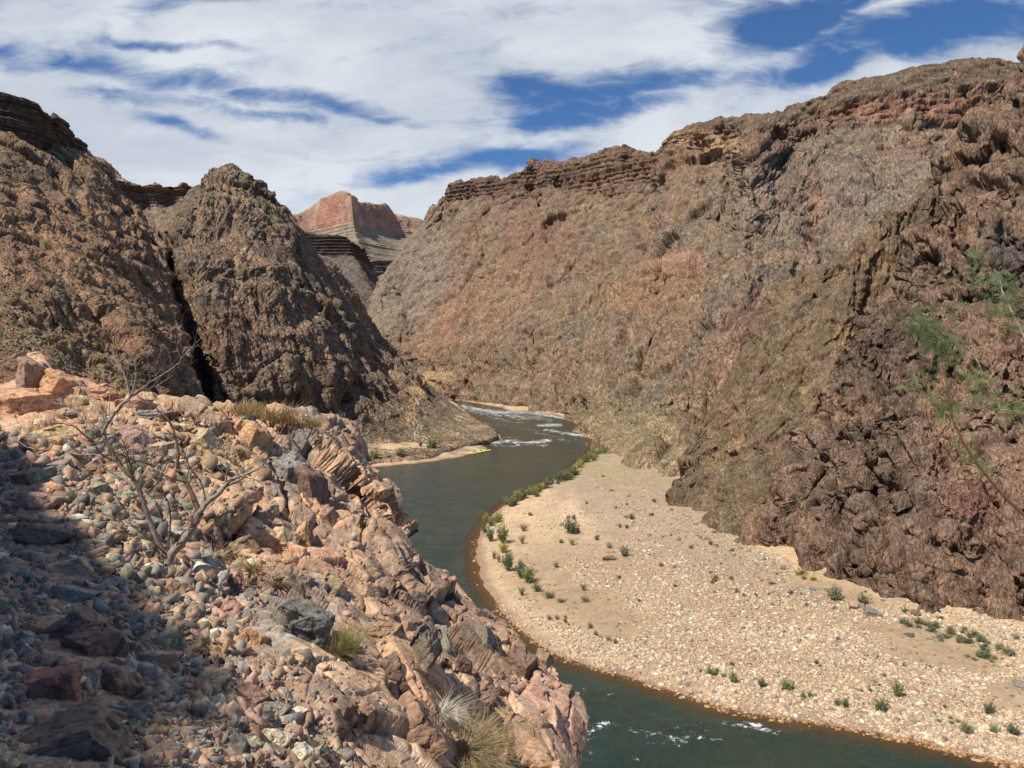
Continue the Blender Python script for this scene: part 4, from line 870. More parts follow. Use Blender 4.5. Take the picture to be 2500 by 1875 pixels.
# ------------------------------------------------------------------ rocks
def rock_mesh(seed, cuts, nx=4, bev=.05, rgh=.03):
    """angular broken block: hull of points near the corners of a turned box, chipped edges, rough faces"""
    r = np.random.default_rng(seed); cor = np.array([(a, b, c) for a in (-1, 1) for b in (-1, 1) for c in (-1, 1)], float)
    cor = np.concatenate([cor * r.uniform(.6, 1.05, (8, 1)) * r.uniform(.75, 1.1, (8, 3)), cor[r.permutation(8)[:nx]] * r.uniform(.35, 1.0, (nx, 3))])
    E = np.array(Euler((r.uniform(-.5, .5), r.uniform(-.45, .45), r.uniform(0, 3))).to_matrix()); cor = cor @ E.T; cor = (cor - (cor.max(0) + cor.min(0)) / 2) / ((cor.max(0) - cor.min(0)) / 2) * .86
    bm = bmesh.new(); [bm.verts.new(c) for c in cor]; bmesh.ops.convex_hull(bm, input=list(bm.verts)); bmesh.ops.delete(bm, geom=[v for v in bm.verts if not v.link_faces], context='VERTS')
    bmesh.ops.bevel(bm, geom=list(bm.edges), offset=bev, segments=2, profile=.6, affect='EDGES'); bmesh.ops.triangulate(bm, faces=list(bm.faces))
    for _ in range(cuts):
        big = [e for e in bm.edges if e.calc_length() > .07]
        if big: bmesh.ops.subdivide_edges(bm, edges=big, cuts=1)
        bmesh.ops.triangulate(bm, faces=list(bm.faces))
    bm.normal_update(); bm.verts.index_update(); V = np.array([v.co[:] for v in bm.verts]); Nn = np.array([v.normal[:] for v in bm.verts]); Fx = np.array([[v.index for v in f.verts] for f in bm.faces]); bm.free()
    h, cr, _ = facet(V * 1.9 + seed, seed); h2, cr2, _ = facet(V * 4.3 + seed, seed + 3)
    V = V + Nn * (h * .075 + h2 * .03 - .03 * sstep(.05, 0, cr) + fbm(V * 5 + seed, 4, .6, seed) * rgh)[:, None]
    return mesh_np('rock', V, Fx, M_stone)
BIG = [rock_mesh(40 + k, 5, 3 + k % 4, .03 + .01 * (k % 3)) for k in range(8)]
MID = [rock_mesh(70 + k, 3, 2 + k % 4, .04) for k in range(14)]
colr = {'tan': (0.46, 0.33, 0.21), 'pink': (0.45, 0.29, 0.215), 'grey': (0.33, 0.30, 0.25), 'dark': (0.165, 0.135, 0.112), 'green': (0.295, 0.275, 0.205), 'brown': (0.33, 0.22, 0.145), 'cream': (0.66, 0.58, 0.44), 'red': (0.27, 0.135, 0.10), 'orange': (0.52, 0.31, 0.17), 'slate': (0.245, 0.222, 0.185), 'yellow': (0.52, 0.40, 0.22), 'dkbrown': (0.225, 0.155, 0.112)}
CV = Matrix.Rotation(-PITCH, 4, 'X')
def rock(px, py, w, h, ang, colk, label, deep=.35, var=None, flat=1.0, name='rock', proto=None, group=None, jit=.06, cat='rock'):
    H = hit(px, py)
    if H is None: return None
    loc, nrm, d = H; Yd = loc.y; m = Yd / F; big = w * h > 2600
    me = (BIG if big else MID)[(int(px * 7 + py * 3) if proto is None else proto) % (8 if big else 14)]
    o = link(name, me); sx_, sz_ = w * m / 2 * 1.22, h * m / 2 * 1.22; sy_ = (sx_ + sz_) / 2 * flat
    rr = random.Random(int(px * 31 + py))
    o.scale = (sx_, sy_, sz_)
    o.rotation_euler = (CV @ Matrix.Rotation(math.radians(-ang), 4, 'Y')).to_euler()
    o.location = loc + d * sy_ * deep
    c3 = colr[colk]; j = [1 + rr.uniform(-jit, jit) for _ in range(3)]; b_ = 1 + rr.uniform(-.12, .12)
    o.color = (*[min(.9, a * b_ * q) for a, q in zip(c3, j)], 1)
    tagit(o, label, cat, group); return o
NAMED = [
 (1030, 1605, 84, 170, -22, 'dark', 'long dark slab leaning down the outcrop above the tangled dry brush', .5), (957, 1655, 92, 100, 0, 'dkbrown', 'squat brown block below the left end of the long dark slab', .45), (928, 1540, 105, 66, 8, 'brown', 'overhanging pinkish-brown boulder with a dark shadow line beneath it', .3),
 (898, 1456, 56, 60, 15, 'brown', 'wedge-shaped brown block jutting from the outcrop with a shaded underside', .35), (1022, 1462, 60, 52, 0, 'dark', 'rounded grey-brown boulder perched high on the outcrop slope', .3), (1272, 1645, 92, 118, -12, 'dkbrown', 'dark reddish boulder hanging near the tip of the outcrop', .35),
 (1190, 1580, 66, 112, 12, 'dark', 'dark upright block left of the hanging reddish boulder', .5), (1178, 1502, 40, 32, -15, 'dark', 'small dark pointed block on the outcrop skyline over the water', .25), (1332, 1625, 48, 70, 10, 'brown', 'brown horn of rock at the far tip of the outcrop', .3), (1090, 1560, 50, 66, 10, 'slate', 'grey-blue slab set in the outcrop between two dark blocks', .6),
 (1125, 1640, 52, 90, 0, 'dkbrown', 'narrow brown slab right of the long dark slab', .6), (715, 1530, 170, 150, -10, 'slate', 'large blue-grey boulder with a vertical crack beside the yellow-green bush', .55), (616, 1572, 66, 104, 10, 'orange', 'upright orange stone slab standing in the gravel', .4),
 (584, 1418, 58, 62, 18, 'pink', 'pink cube-like stone at the foot of the dry grass', .3), (1000, 1800, 215, 165, 12, 'brown', 'huge rounded brown boulder at the bottom edge beside the tangled brush', .72), (840, 1735, 78, 68, 0, 'dkbrown', 'dark-stained brown block at the gravel edge', .5), (890, 1745, 52, 70, 0, 'brown', 'lighter brown block touching the dark-stained one', .5),
 (735, 1108, 78, 110, -18, 'slate', 'dark grey pointed block at the top of the split crag', .35), (705, 1168, 96, 104, -12, 'grey', 'grey block with a flat pale face in the middle of the split crag', .35), (770, 1205, 80, 150, 20, 'dkbrown', 'tall dark brown slab on the shaded side of the split crag', .45), (738, 1318, 52, 84, 0, 'orange', 'glowing orange wedge at the foot of the split crag', .3),
 (815, 1282, 44, 100, 22, 'brown', 'leaning brown splinter right of the orange wedge', .35), (690, 1320, 74, 70, 10, 'tan', 'tan block left of the orange wedge', .45), (595, 1335, 96, 66, 0, 'brown', 'broad brown boulder above the dry grass right of the tree', .45), (620, 1075, 84, 90, -8, 'orange', 'square orange block near the crest left of the split crag', .5),
 (800, 1430, 90, 70, 25, 'tan', 'pale tan block above the yellow-green bush', .5), (945, 1225, 60, 90, -6, 'brown', 'brown bulge of rock at the river-side edge of the ledge', .5), (870, 1210, 110, 90, -20, 'tan', 'broad tan block below the rounded river-side crest', .6), (505, 1085, 60, 80, 5, 'tan', 'tan split stone behind the tree branches', .5),
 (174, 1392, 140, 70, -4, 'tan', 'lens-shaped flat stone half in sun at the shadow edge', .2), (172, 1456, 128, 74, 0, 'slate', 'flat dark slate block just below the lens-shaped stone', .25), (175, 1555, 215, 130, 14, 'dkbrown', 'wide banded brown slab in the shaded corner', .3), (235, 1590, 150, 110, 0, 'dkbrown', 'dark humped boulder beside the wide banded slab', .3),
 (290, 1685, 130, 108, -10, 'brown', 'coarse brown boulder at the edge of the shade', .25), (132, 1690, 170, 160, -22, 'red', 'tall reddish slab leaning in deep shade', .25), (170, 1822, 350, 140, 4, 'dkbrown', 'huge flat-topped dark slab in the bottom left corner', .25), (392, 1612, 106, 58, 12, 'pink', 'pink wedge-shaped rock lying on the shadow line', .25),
 (500, 1662, 100, 64, 22, 'tan', 'tan and grey layered rock with a sloping face in the gravel', .25), (420, 1577, 56, 50, 15, 'green', 'square grey-green block at the shadow line above the pink wedge', .25), (529, 1715, 50, 38, 8, 'grey', 'pale grey triangular stone below the layered rock', .2), (570, 1820, 76, 88, 30, 'slate', 'dark slate stone standing near the bottom edge', .25),
 (668, 1808, 90, 80, 0, 'cream', 'large cream-white boulder near the bottom edge', .2), (738, 1845, 66, 58, -12, 'cream', 'yellowish cream rock touching the bottom edge', .2), (726, 1748, 54, 38, 0, 'cream', 'white rounded stone above the cream boulders', .2), (780, 1845, 42, 62, -25, 'green', 'grey-green flake leaning on the yellowish rock', .2),
 (418, 1440, 68, 56, 14, 'brown', 'brown block with a shaded front just below the tree foot', .25), (560, 1488, 74, 58, 30, 'pink', 'mottled pink and white boulder above the orange slab', .3), (482, 1590, 72, 40, 10, 'dkbrown', 'purple-brown stone between green and orange rocks', .2), (610, 1705, 90, 66, -12, 'pink', 'pink jagged boulder in the lower gravel', .3), (665, 1735, 80, 60, 0, 'green', 'mottled green-grey boulder left of the white stone', .3),
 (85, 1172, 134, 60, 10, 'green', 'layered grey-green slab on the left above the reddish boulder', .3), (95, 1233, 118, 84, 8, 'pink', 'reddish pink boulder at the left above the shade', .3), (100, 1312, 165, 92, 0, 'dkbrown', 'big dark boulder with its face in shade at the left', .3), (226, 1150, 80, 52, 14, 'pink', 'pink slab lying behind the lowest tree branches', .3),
 (150, 1146, 78, 50, -10, 'green', 'dark green-grey rock next to the pink slab', .3), (240, 1205, 66, 52, 10, 'green', 'pale green broken rock left of the pale stem', .3), (186, 1272, 56, 32, -6, 'cream', 'small pale yellow flat stone on the gravel left of the tree', .15), (288, 1162, 40, 18, 8, 'yellow', 'thin yellow flake behind the pale stem', .15), (250, 1333, 42, 56, 12, 'slate', 'blue-grey upright stone near the shadow tip', .2),
 (284, 1341, 32, 26, 0, 'green', 'round green pebble-like rock left of the tree foot', .15), (35, 905, 90, 90, 0, 'brown', 'rounded orange-brown boulder at the left edge of the crest', .4), (82, 925, 80, 110, 10, 'brown', 'tall smooth boulder second from the left on the crest', .4), (150, 945, 120, 76, -10, 'orange', 'cone-shaped smooth boulder on the crest', .45), (55, 1010, 190, 120, 0, 'orange', 'wide smooth rock slab at the left below the crest boulders', .62),
 (196, 982, 40, 34, 0, 'yellow', 'pale yellow cracked stone on the crest', .2), (140, 990, 46, 36, 0, 'grey', 'grey cracked boulder left of the yellow crest stone', .25), (174, 1020, 36, 30, 0, 'dark', 'small dark green stone with a shaded hollow', .2), (368, 1012, 104, 28, 4, 'grey', 'long layered grey slab lying on the crest behind the tree top', .3), (225, 1008, 52, 40, 0, 'tan', 'tan boulder right of the yellow crest stone', .3),
 (240, 960, 120, 44, 6, 'orange', 'low smooth orange hump on the crest right of the cone-shaped boulder', .5), (330, 985, 90, 30, 6, 'pink', 'pale pink hump on the crest', .4), (395, 1100, 66, 50, 20, 'pink', 'pink block behind the middle of the tree', .45), (330, 1080, 90, 60, -14, 'pink', 'pale pink slab behind the upper stems', .5), (130, 1060, 120, 46, 5, 'yellow', 'yellowish slab left of the tree crown', .5),
 (45, 1085, 60, 40, 0, 'grey', 'grey stone pile block at the left edge', .3), (1235, 1790, 120, 90, 30, 'pink', 'pink granite block low on the outcrop tip', .7), (1350, 1780, 80, 130, 5, 'pink', 'pink granite face at the lower outcrop tip', .6), (1180, 1690, 80, 60, 10, 'brown', 'brown block right of the tangled brush', .55), (1395, 1020, 1, 1, 0, 'tan', 'x', 0)]
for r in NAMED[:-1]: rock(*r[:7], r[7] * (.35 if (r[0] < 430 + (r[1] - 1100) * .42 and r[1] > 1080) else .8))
LOOSE = [('green', 'grey-green', .2), ('grey', 'light grey', .16), ('pink', 'pinkish', .2), ('slate', 'blue-grey', .14), ('tan', 'tan', .14), ('brown', 'brown', .1), ('cream', 'whitish', .06)]
rg = random.Random(12); nl = 0; tries = 0; taken = [(r[0], r[1], max(r[2], r[3]) / 2) for r in NAMED]
ks = [l[0] for l in LOOSE]; kw = [l[2] for l in LOOSE]; kn = {l[0]: l[1] for l in LOOSE}
LM = [(r[0], r[1], r[6]) for r in NAMED[:-1]]; usedl = set()
def near_label(px, py, kind):
    for a, b, L in sorted(LM, key=lambda l: (l[0] - px) ** 2 + (l[1] - py) ** 2)[:9]:
        dx, dy = px - a, py - b; sd = ('right of' if dx > 0 else 'left of') if abs(dx) > abs(dy) * 1.2 else ('just below' if dy > 0 else 'just above')
        t_ = '%s stone %s the %s' % (kind, sd, ' '.join(L.split()[:9]) if len(L.split()) > 9 else L)
        t_ = t_ if len(t_.split()) <= 16 else ' '.join(t_.split()[:16])
        if t_ not in usedl: usedl.add(t_); return t_
    return None
while nl < 250 and tries < 6000:
    tries += 1
    px = rg.uniform(0, 830); py = rg.uniform(1060, 1880)
    if px > 470 + (py - 1100) * .40 or rg.random() < .0: continue
    w = min(90, 19 * (1 - rg.random()) ** -.5) * (0.75 + (py - 1060) / 1500); 
    if any((px - a) ** 2 + (py - b) ** 2 < (r_ * .55 + w * .42) ** 2 for a, b, r_ in taken): continue
    k = rg.choices(ks, kw)[0]
    o = rock(px, py, w, w * rg.uniform(.5, .95), rg.uniform(-35, 35), k, near_label(px, py, 'loose ' + kn[k]) or 'loose %s stone lying among the rubble of the near slope' % kn[k], .22, group='loose %s stones on the near slope' % kn[k], proto=rg.randrange(14), jit=.1)
    if o: taken.append((px, py, w / 2)); nl += 1
# fine rubble between them
def sample_hits(n, f, seed):
    rr = random.Random(seed); out = []
    t_ = 0
    while len(out) < n and t_ < n * 8:
        t_ += 1; px, py = rr.uniform(-20, 1400), rr.uniform(1000, 1890)
        if rr.random() > f(px, py): continue
        if any(abs(px - r[0]) < r[2] * .42 and abs(py - r[1]) < r[3] * .40 for r in NAMED): continue
        H = hit(px, py)
        if H: out.append((H[0], H[1], px, py))
    return out
def fr(px, py):
    e = px - (450 + (py - 1100) * .42)
    if e < 0: return 1.0 if py > 1060 else .12
    return .22 * math.exp(-e / 90) + .015
hs = sample_hits(16000, fr, 4); rgn = np.random.default_rng(8); n = len(hs)
pos = np.array([h[0][:] for h in hs]); nr = np.array([h[1][:] for h in hs])
sz = np.clip(6.0 * (1 - rgn.random(n)) ** -.52, 6.0, 42) * pos[:, 1] / F * .62
pal = np.array([colr[k] for k in ('green', 'grey', 'pink', 'tan', 'brown', 'slate', 'orange', 'cream')]); ci = rgn.choice(8, n, p=[.13, .17, .20, .19, .16, .09, .03, .03])
cc = pal[ci] * rgn.uniform(.75, 1.2, (n, 1)); scl = sz[:, None] * np.stack([rgn.uniform(.8, 1.3, n), rgn.uniform(.6, 1.0, n), rgn.uniform(.3, .75, n)], -1)
me = scatter_chunks('rubble', pos + nr * sz[:, None] * .1, scl * 1.05, randrot(n, rgn), cc, M_rubble)
tagit(link('rubble', me), 'fine mixed grey, pink and green rubble covering the near slope', 'rubble', kind='stuff')

# ------------------------------------------------------------------ gravel bar
rgn = np.random.default_rng(21); N = 190000
px = rgn.uniform(1130, 2540, N); py = 1075 + (1890 - 1075) * rgn.random(N) ** .8
P0 = onz(px, py, 3.0); z0, s0 = groundz(P0[:, 0], P0[:, 1])
for _ in range(2): P0 = onz(px, py, z0); z0, s0 = groundz(P0[:, 0], P0[:, 1])
pos = np.stack([P0[:, 0], P0[:, 1], z0], -1)
def el(cx, cy, rx, ry, a=0):
    a = math.radians(a); dx, dy = px - cx, py - cy; ex = (dx * math.cos(a) + dy * math.sin(a)) / rx; ey = (-dx * math.sin(a) + dy * math.cos(a)) / ry
    return sstep(1.35, .7, np.sqrt(ex * ex + ey * ey) + .5 * fbm(pos / 8, 3, .5, 33))
sand = np.maximum.reduce([el(1330, 1235, 100, 45, -25), el(1270, 1330, 95, 95), el(1240, 1400, 70, 70), el(1400, 1320, 100, 34) * .75, el(1330, 1440, 90, 45, 20), el(1420, 1480, 120, 44, 8), el(2060, 1440, 110, 26, 14), el(2290, 1590, 150, 45, 14), el(2470, 1700, 60, 40), el(1500, 1540, 60, 14)])
dens = (1 - sand * .93) * (0.78 + .22 * sstep(-.2, .2, fbm(pos / 5, 3, .5, 34))); dens *= sstep(-2.2, -.8, s0)
patch = sstep(-.02, .16, fbm(pos / 4.5, 3, .5, 35)); wetm = sstep(7, 2.5, s0); dens *= 1 - .75 * wetm * (1 - patch)
dens *= .72 + .28 * np.sin(s0 / 3.2 + 3 * fbm(pos / 25, 2, .5, 44)); up_ = sstep(1190, 1100, py) * .15; dens *= (1 - up_)
keep = (rgn.random(N) < dens) & (s0 > -2.2) & (z0 < 9.5)
# leave out what stands inside the cliffs: cobbles stop at the cliff foot
foot = np.interp(px, [1470, 1600, 1641, 1691, 1761, 1816, 1906, 1986, 2047, 2170, 2292, 2540], [1092, 1152, 1236, 1256, 1303, 1326, 1365, 1402, 1424, 1460, 1490, 1530])
keep &= py > foot - 6
pos = pos[keep]; px, py, s0, sand, wetm = px[keep], py[keep], s0[keep], sand[keep], wetm[keep]
idx = rgn.permutation(len(pos))[:88000]; pos, px, py, s0, sand, wetm = [a[idx] for a in (pos, px, py, s0, sand, wetm)]
n = len(pos); r_ = rgn.random(n)
sz = np.clip(.23 * (1 - r_) ** -.40, .23, .95) * (1 - .5 * sand); sz = np.maximum(sz, 1.3 * pos[:, 1] / F)
pal = np.array([(0.60, 0.49, 0.33), (0.56, 0.42, 0.275), (0.50, 0.345, 0.22), (0.42, 0.26, 0.17), (0.45, 0.36, 0.245), (0.29, 0.245, 0.19), (0.72, 0.63, 0.46), (0.20, 0.18, 0.155)])
pw = np.array([.24, .23, .17, .11, .13, .06, .05, .01]); ci = rgn.choice(8, n, p=pw / pw.sum())
rz = np.sqrt(((px - 1600) / 420) ** 2 + ((py - 1230 - (px - 1600) * .55) / 90) ** 2); dk = (rgn.random(n) < sstep(1.3, .5, rz) * .7); ci = np.where(dk, rgn.choice([5, 7, 4, 3, 5], n), ci)
cc = pal[ci] * rgn.uniform(.8, 1.15, (n, 1)); under = s0 < .3; cc[under] *= np.array([.75, .6, .45])
scl = sz[:, None] * np.stack([rgn.uniform(.8, 1.3, n), rgn.uniform(.6, 1.0, n), rgn.uniform(.4, .7, n)], -1) * .62
me = scatter_mesh('cobbles', pos + np.array([0, 0, 1.0]) * sz[:, None] * .06, scl, zrot(n, rgn), cc, PEBB, ICO_F, M_cobble)
tagit(link('cobbles', me), 'pale tan and pink river cobbles covering the gravel bar', 'cobbles', kind='stuff')
# single boulders on the bar
def gpt(px, py):
    z = 3.0
    for _ in range(4):
        p = onz(px, py, z); z = float(groundz(np.array([p[0]]), np.array([p[1]]))[0][0])
    return Vector((p[0], p[1], z))
def barrock(px, py, w, h, colk, label, group=None):
    p = gpt(px, py); m = p.y / F; o = link('boulder', MID[int(px + py) % 14]); o.scale = (w * m * .6, w * m * .5, h * m * .62); o.location = p + Vector((0, 0, h * m * .18)); o.rotation_euler = (.1, .1, px)
    o.color = (*colr[colk], 1); tagit(o, label, 'boulder', group)
barrock(1486, 1365, 34, 14, 'dkbrown', 'low dark brown boulder lying on pale cobbles right of the sand patch'); barrock(1495, 1349, 18, 8, 'brown', 'small brown rock just behind the low dark brown boulder'); barrock(2084, 1484, 32, 24, 'pink', 'pink boulder on the sand beside a green shrub'); barrock(2107, 1486, 20, 22, 'slate', 'dark blue-grey boulder touching the pink one')
barrock(2130, 1502, 40, 22, 'slate', 'wide grey boulder right of the pink boulder'); barrock(2235, 1500, 26, 18, 'dark', 'dark boulder standing alone on the sand below the cliff'); barrock(2220, 1552, 22, 12, 'dark', 'flat dark rock on the sand below the shrubs'); barrock(1457, 1310, 10, 5, 'dark', 'tiny black stone on the open sand'); barrock(2180, 1620, 22, 14, 'brown', 'round brown rock among the cobbles')
barrock(2490, 1672, 44, 14, 'slate', 'long slate-coloured rock at the right edge of the bar'); barrock(1683, 1692, 22, 14, 'tan', 'largest tan boulder at the waterline'); barrock(1972, 1446, 30, 10, 'grey', 'flat grey rock at the upper edge of the cobbles'); barrock(1930, 1448, 16, 12, 'dark', 'dark round rock left of the flat grey rock')
rb = random.Random(3)
for k in range(46):
    t_ = rb.random(); px = 1480 + t_ * 620 + rb.gauss(0, 40); py = 1210 + t_ * 235 + rb.gauss(0, 26)
    if py < np.interp(px, [1470, 1600, 1648, 1691, 1761, 1816, 1906, 1986, 2047, 2170], [1095, 1110, 1240, 1262, 1308, 1331, 1370, 1408, 1430, 1466]): continue
    barrock(px, py, rb.uniform(7, 17), rb.uniform(5, 12), rb.choice(['dark', 'slate', 'dkbrown']), 'dark boulder scattered along the upper side of the gravel bar', 'dark boulders below the cliff foot')
for k, (px, py, w) in enumerate([(1462, 1100, 14), (1440, 1062, 16), (1452, 1070, 12), (1470, 1082, 20), (1490, 1078, 14), (1430, 1040, 12)]):
    barrock(px, py, w, w * .6, 'cream', 'pale boulder on the bank beside the rapids', 'pale boulders by the rapids')

# ------------------------------------------------------------------ plants
def bush_mesh(seed, n=520, upright=.5, leaf=.075, name='shrub'):
    r = np.random.default_rng(seed); V = []; Fq = []
    nst = 26; az = r.uniform(0, 6.283, nst); lean = r.uniform(.05, 1.1 - upright * .75, nst); ln = r.uniform(.55, 1.05, nst)
    for k in range(n):
        s = r.integers(nst); t_ = r.uniform(.25, 1) ; L = ln[s] * t_
        d = np.array([math.cos(az[s]) * math.sin(lean[s]), math.sin(az[s]) * math.sin(lean[s]), math.cos(lean[s])])
        p = d * L + r.normal(0, .075, 3); p[2] = abs(p[2])
        a = r.normal(size=3) * .6 + d; a /= np.linalg.norm(a); b = np.cross(a, r.normal(size=3)); b /= np.linalg.norm(b)
        l_ = leaf * r.uniform(.6, 1.5); w = l_ * .38
        V += [p - a * l_ * .5, p + b * w, p + a * l_, p - b * w]; i = len(V) - 4; Fq.append((i, i + 1, i + 2, i + 3))
    for s in range(nst):
        d = np.array([math.cos(az[s]) * math.sin(lean[s]), math.sin(az[s]) * math.sin(lean[s]), math.cos(lean[s])]) * ln[s] * .9; b = np.cross(d, [0, 1, .1]); b = b / np.linalg.norm(b) * .012
        V += [-b, b, d + b * .3, d - b * .3]; i = len(V) - 4; Fq.append((i, i + 1, i + 2, i + 3))
    return mesh_np(name, np.array(V), np.array(Fq), M_leaf)
BU = [bush_mesh(1, 900, .35), bush_mesh(2, 800, .6), bush_mesh(3, 420, .4, .07), bush_mesh(4, 1100, .15, .065)]
GR = {'green': (0.25, 0.275, 0.13), 'dgreen': (0.185, 0.22, 0.125), 'yellow': (0.40, 0.38, 0.11), 'grey': (0.27, 0.27, 0.17), 'olive': (0.26, 0.25, 0.12), 'dry': (0.36, 0.27, 0.14)}
rb = random.Random(9)
def bush(px, py, w, h, c, label, group=None, proto=None, cat='shrub', name='shrub'):
    p = gpt(px, py); m = p.y / F; o = link(name, BU[(rb.randrange(4) if proto is None else proto)]); o.location = p - Vector((0, 0, .05)); o.rotation_euler = (0, 0, rb.uniform(0, 6)); o.scale = (w * m * 1.0, w * m * 1.0, h * m * 1.02)
    j = rb.uniform(.85, 1.2); o.color = (*[a * j for a in GR[c]], 1); tagit(o, label, cat, group); return o
for a in [(1197, 1322, 28, 34, 'green', 'green upright shrub nearest the water on the upper beach', 1), (1228, 1327, 38, 46, 'green', 'tall green shrub right of the waterside one', 1), (1395, 1302, 44, 34, 'dgreen', 'large spreading dark green shrub alone on the sand', 0), (1278, 1297, 24, 22, 'grey', 'thin grey-green shrub left of the large spreading one', 2), (1275, 1328, 18, 26, 'grey', 'sparse grey shrub below the thin one', 2),
          (1397, 1331, 20, 20, 'yellow', 'small yellow-tipped shrub right below the large spreading one', 2), (1229, 1349, 24, 24, 'yellow', 'yellowish shrub just below the tall green one', 0), (1206, 1365, 14, 20, 'yellow', 'narrow yellow shrub near the wet sand', 1), (1218, 1373, 12, 20, 'yellow', 'second narrow yellow shrub to the right', 1), (1240, 1394, 38, 48, 'dgreen', 'upper left of the trio of bluish-green beach shrubs', 1),
          (1271, 1412, 34, 44, 'dgreen', 'middle one of the trio of bluish-green beach shrubs', 1), (1291, 1422, 40, 38, 'green', 'lower right of the trio of bluish-green beach shrubs', 0), (1312, 1444, 26, 20, 'green', 'small green shrub below the beach trio', 0), (1342, 1460, 28, 18, 'green', 'low wide green shrub right below the beach trio', 3), (1274, 1454, 18, 26, 'olive', 'thin olive shrub left of the small green one', 2),
          (1358, 1386, 16, 18, 'grey', 'lone grey shrub right of the beach trio', 2), (1488, 1338, 20, 18, 'grey', 'grey twiggy shrub in the cobbles', 2), (1526, 1358, 28, 26, 'grey', 'rounded grey-green shrub behind the low boulder', 0), (1542, 1268, 18, 14, 'green', 'small bright green shrub high on the bar', 0), (1294, 1259, 14, 9, 'olive', 'flat olive shrub on the upper sand', 3), (1425, 1442, 20, 22, 'grey', 'thin shrub at the edge of the cobbles', 2),
          (1428, 1470, 24, 18, 'grey', 'grey shrub low on the sand patch', 2), (1371, 1470, 22, 10, 'dry', 'straw-coloured low shrub on the sand', 3), (1789, 1668, 26, 28, 'green', 'bright green shrub above the shore stones', 1), (1860, 1682, 22, 26, 'dgreen', 'dark narrow shrub above the shore stones', 1), (1921, 1686, 30, 26, 'green', 'broad green shrub in the middle of the lower shore', 0), (1736, 1650, 26, 20, 'green', 'leftmost green shrub of the lower shore row', 0),
          (1960, 1706, 16, 18, 'green', 'little green shrub close to the wet stones', 1), (2064, 1730, 22, 24, 'dgreen', 'dark green shrub touching the wet sand', 1), (2043, 1722, 24, 18, 'green', 'pale green shrub left of the dark green one', 2), (2149, 1738, 34, 32, 'green', 'round green shrub low on the cobbles', 0), (2190, 1702, 36, 38, 'olive', 'large olive shrub standing in the cobbles', 1), (2361, 1792, 30, 26, 'green', 'green shrub near the water at the lower right', 0),
          (2414, 1742, 28, 26, 'dgreen', 'dark shrub above the lower right shore', 0), (2426, 1792, 24, 20, 'green', 'small green shrub left of the last one on the shore', 0), (2475, 1796, 34, 28, 'dgreen', 'wide shrub nearest the lower right corner', 0), (2035, 1462, 42, 34, 'grey', 'grey bushy shrub on the sand under the cliff', 0), (2108, 1472, 34, 22, 'olive', 'olive shrub behind the pink boulder', 0), (1954, 1402, 26, 14, 'yellow', 'yellow-green plant at the cliff foot', 3),
          (1986, 1416, 20, 10, 'yellow', 'bright yellow low plant at the cliff foot', 3), (2460, 1600, 44, 26, 'grey', 'bare grey shrub on the sand by the right edge', 2), (2480, 1560, 20, 16, 'grey', 'small grey shrub at the foot of the pink slab', 2),
          (914, 1128, 26, 26, 'green', 'bright green shrub on the far bank next to the ledge edge', 0), (979, 1128, 34, 24, 'green', 'wide green shrub at the far waterline', 0), (1055, 1098, 32, 28, 'green', 'largest green shrub behind the rafts', 0), (1031, 1114, 16, 14, 'green', 'small shrub below the largest far-bank shrub', 0), (1027, 1090, 12, 12, 'dgreen', 'dark little shrub left of the largest far-bank shrub', 0), (1100, 1092, 16, 12, 'green', 'small shrub between the reeds and the rafts', 0), (944, 1126, 22, 14, 'olive', 'olive shrub between two green ones on the far bank', 3)]:
    bush(*a[:6], proto=a[6])
def row(n, pts, w, h, cols, label, group, seed, sp=6, name='shrub', cat='shrub', protos=(0, 1, 3)):
    r2 = random.Random(seed); pts = np.array(pts, float); t0 = np.linspace(0, 1, len(pts))
    for k in range(n):
        t_ = r2.random(); px = np.interp(t_, t0, pts[:, 0]) + r2.gauss(0, sp); py = np.interp(t_, t0, pts[:, 1]) + r2.gauss(0, sp * .5); s = r2.uniform(.6, 1.3)
        bush(px, py, w * s, h * s, r2.choice(cols), label, group, proto=r2.choice(protos), name=name, cat=cat)
row(34, [(1195, 1302), (1212, 1265), (1262, 1222), (1300, 1206), (1335, 1192)], 20, 20, ['green', 'yellow', 'olive', 'green'], 'waterside shrub in the green fringe of the upper beach', 'shrubs fringing the upper beach', 1, 7)
row(20, [(1340, 1185), (1372, 1172), (1400, 1160)], 20, 20, ['green', 'olive', 'dgreen'], 'dense willow shrub where the river bends right', 'willow shrubs at the river bend', 2, 7)
row(30, [(1400, 1148), (1440, 1122), (1470, 1102), (1490, 1080)], 18, 16, ['green', 'dgreen', 'green', 'yellow'], 'dense green shrub on the right bank below the rapids', 'green bank shrubs below the rapids', 3, 6)
row(22, [(1500, 1062), (1545, 1052), (1600, 1062)], 20, 12, ['yellow', 'green', 'olive'], 'light green shrub on the bank beside the rapids', 'light green shrubs by the rapids', 4, 7)
row(26, [(1380, 1008), (1450, 1020), (1500, 1040)], 9, 6, ['green', 'dgreen', 'olive'], 'tiny far shrub along the upper rapids bank', 'far shrubs along the upper rapids', 5, 5)
row(26, [(1042, 1071), (1085, 1071), (1156, 1079)], 15, 11, ['yellow', 'green', 'yellow', 'olive'], 'yellow-green reed clump on the far bank behind the rafts', 'reed clumps on the far bank', 6, 3, name='reed_clump', cat='reeds', protos=(1,))
row(46, [(2220, 1512), (2300, 1540), (2370, 1570), (2410, 1610)], 20, 14, ['grey', 'olive', 'dgreen', 'olive'], 'grey-green shrub in the thicket on the sand under the cliff', 'thicket shrubs under the cliff', 7, 26, protos=(0, 2, 3))
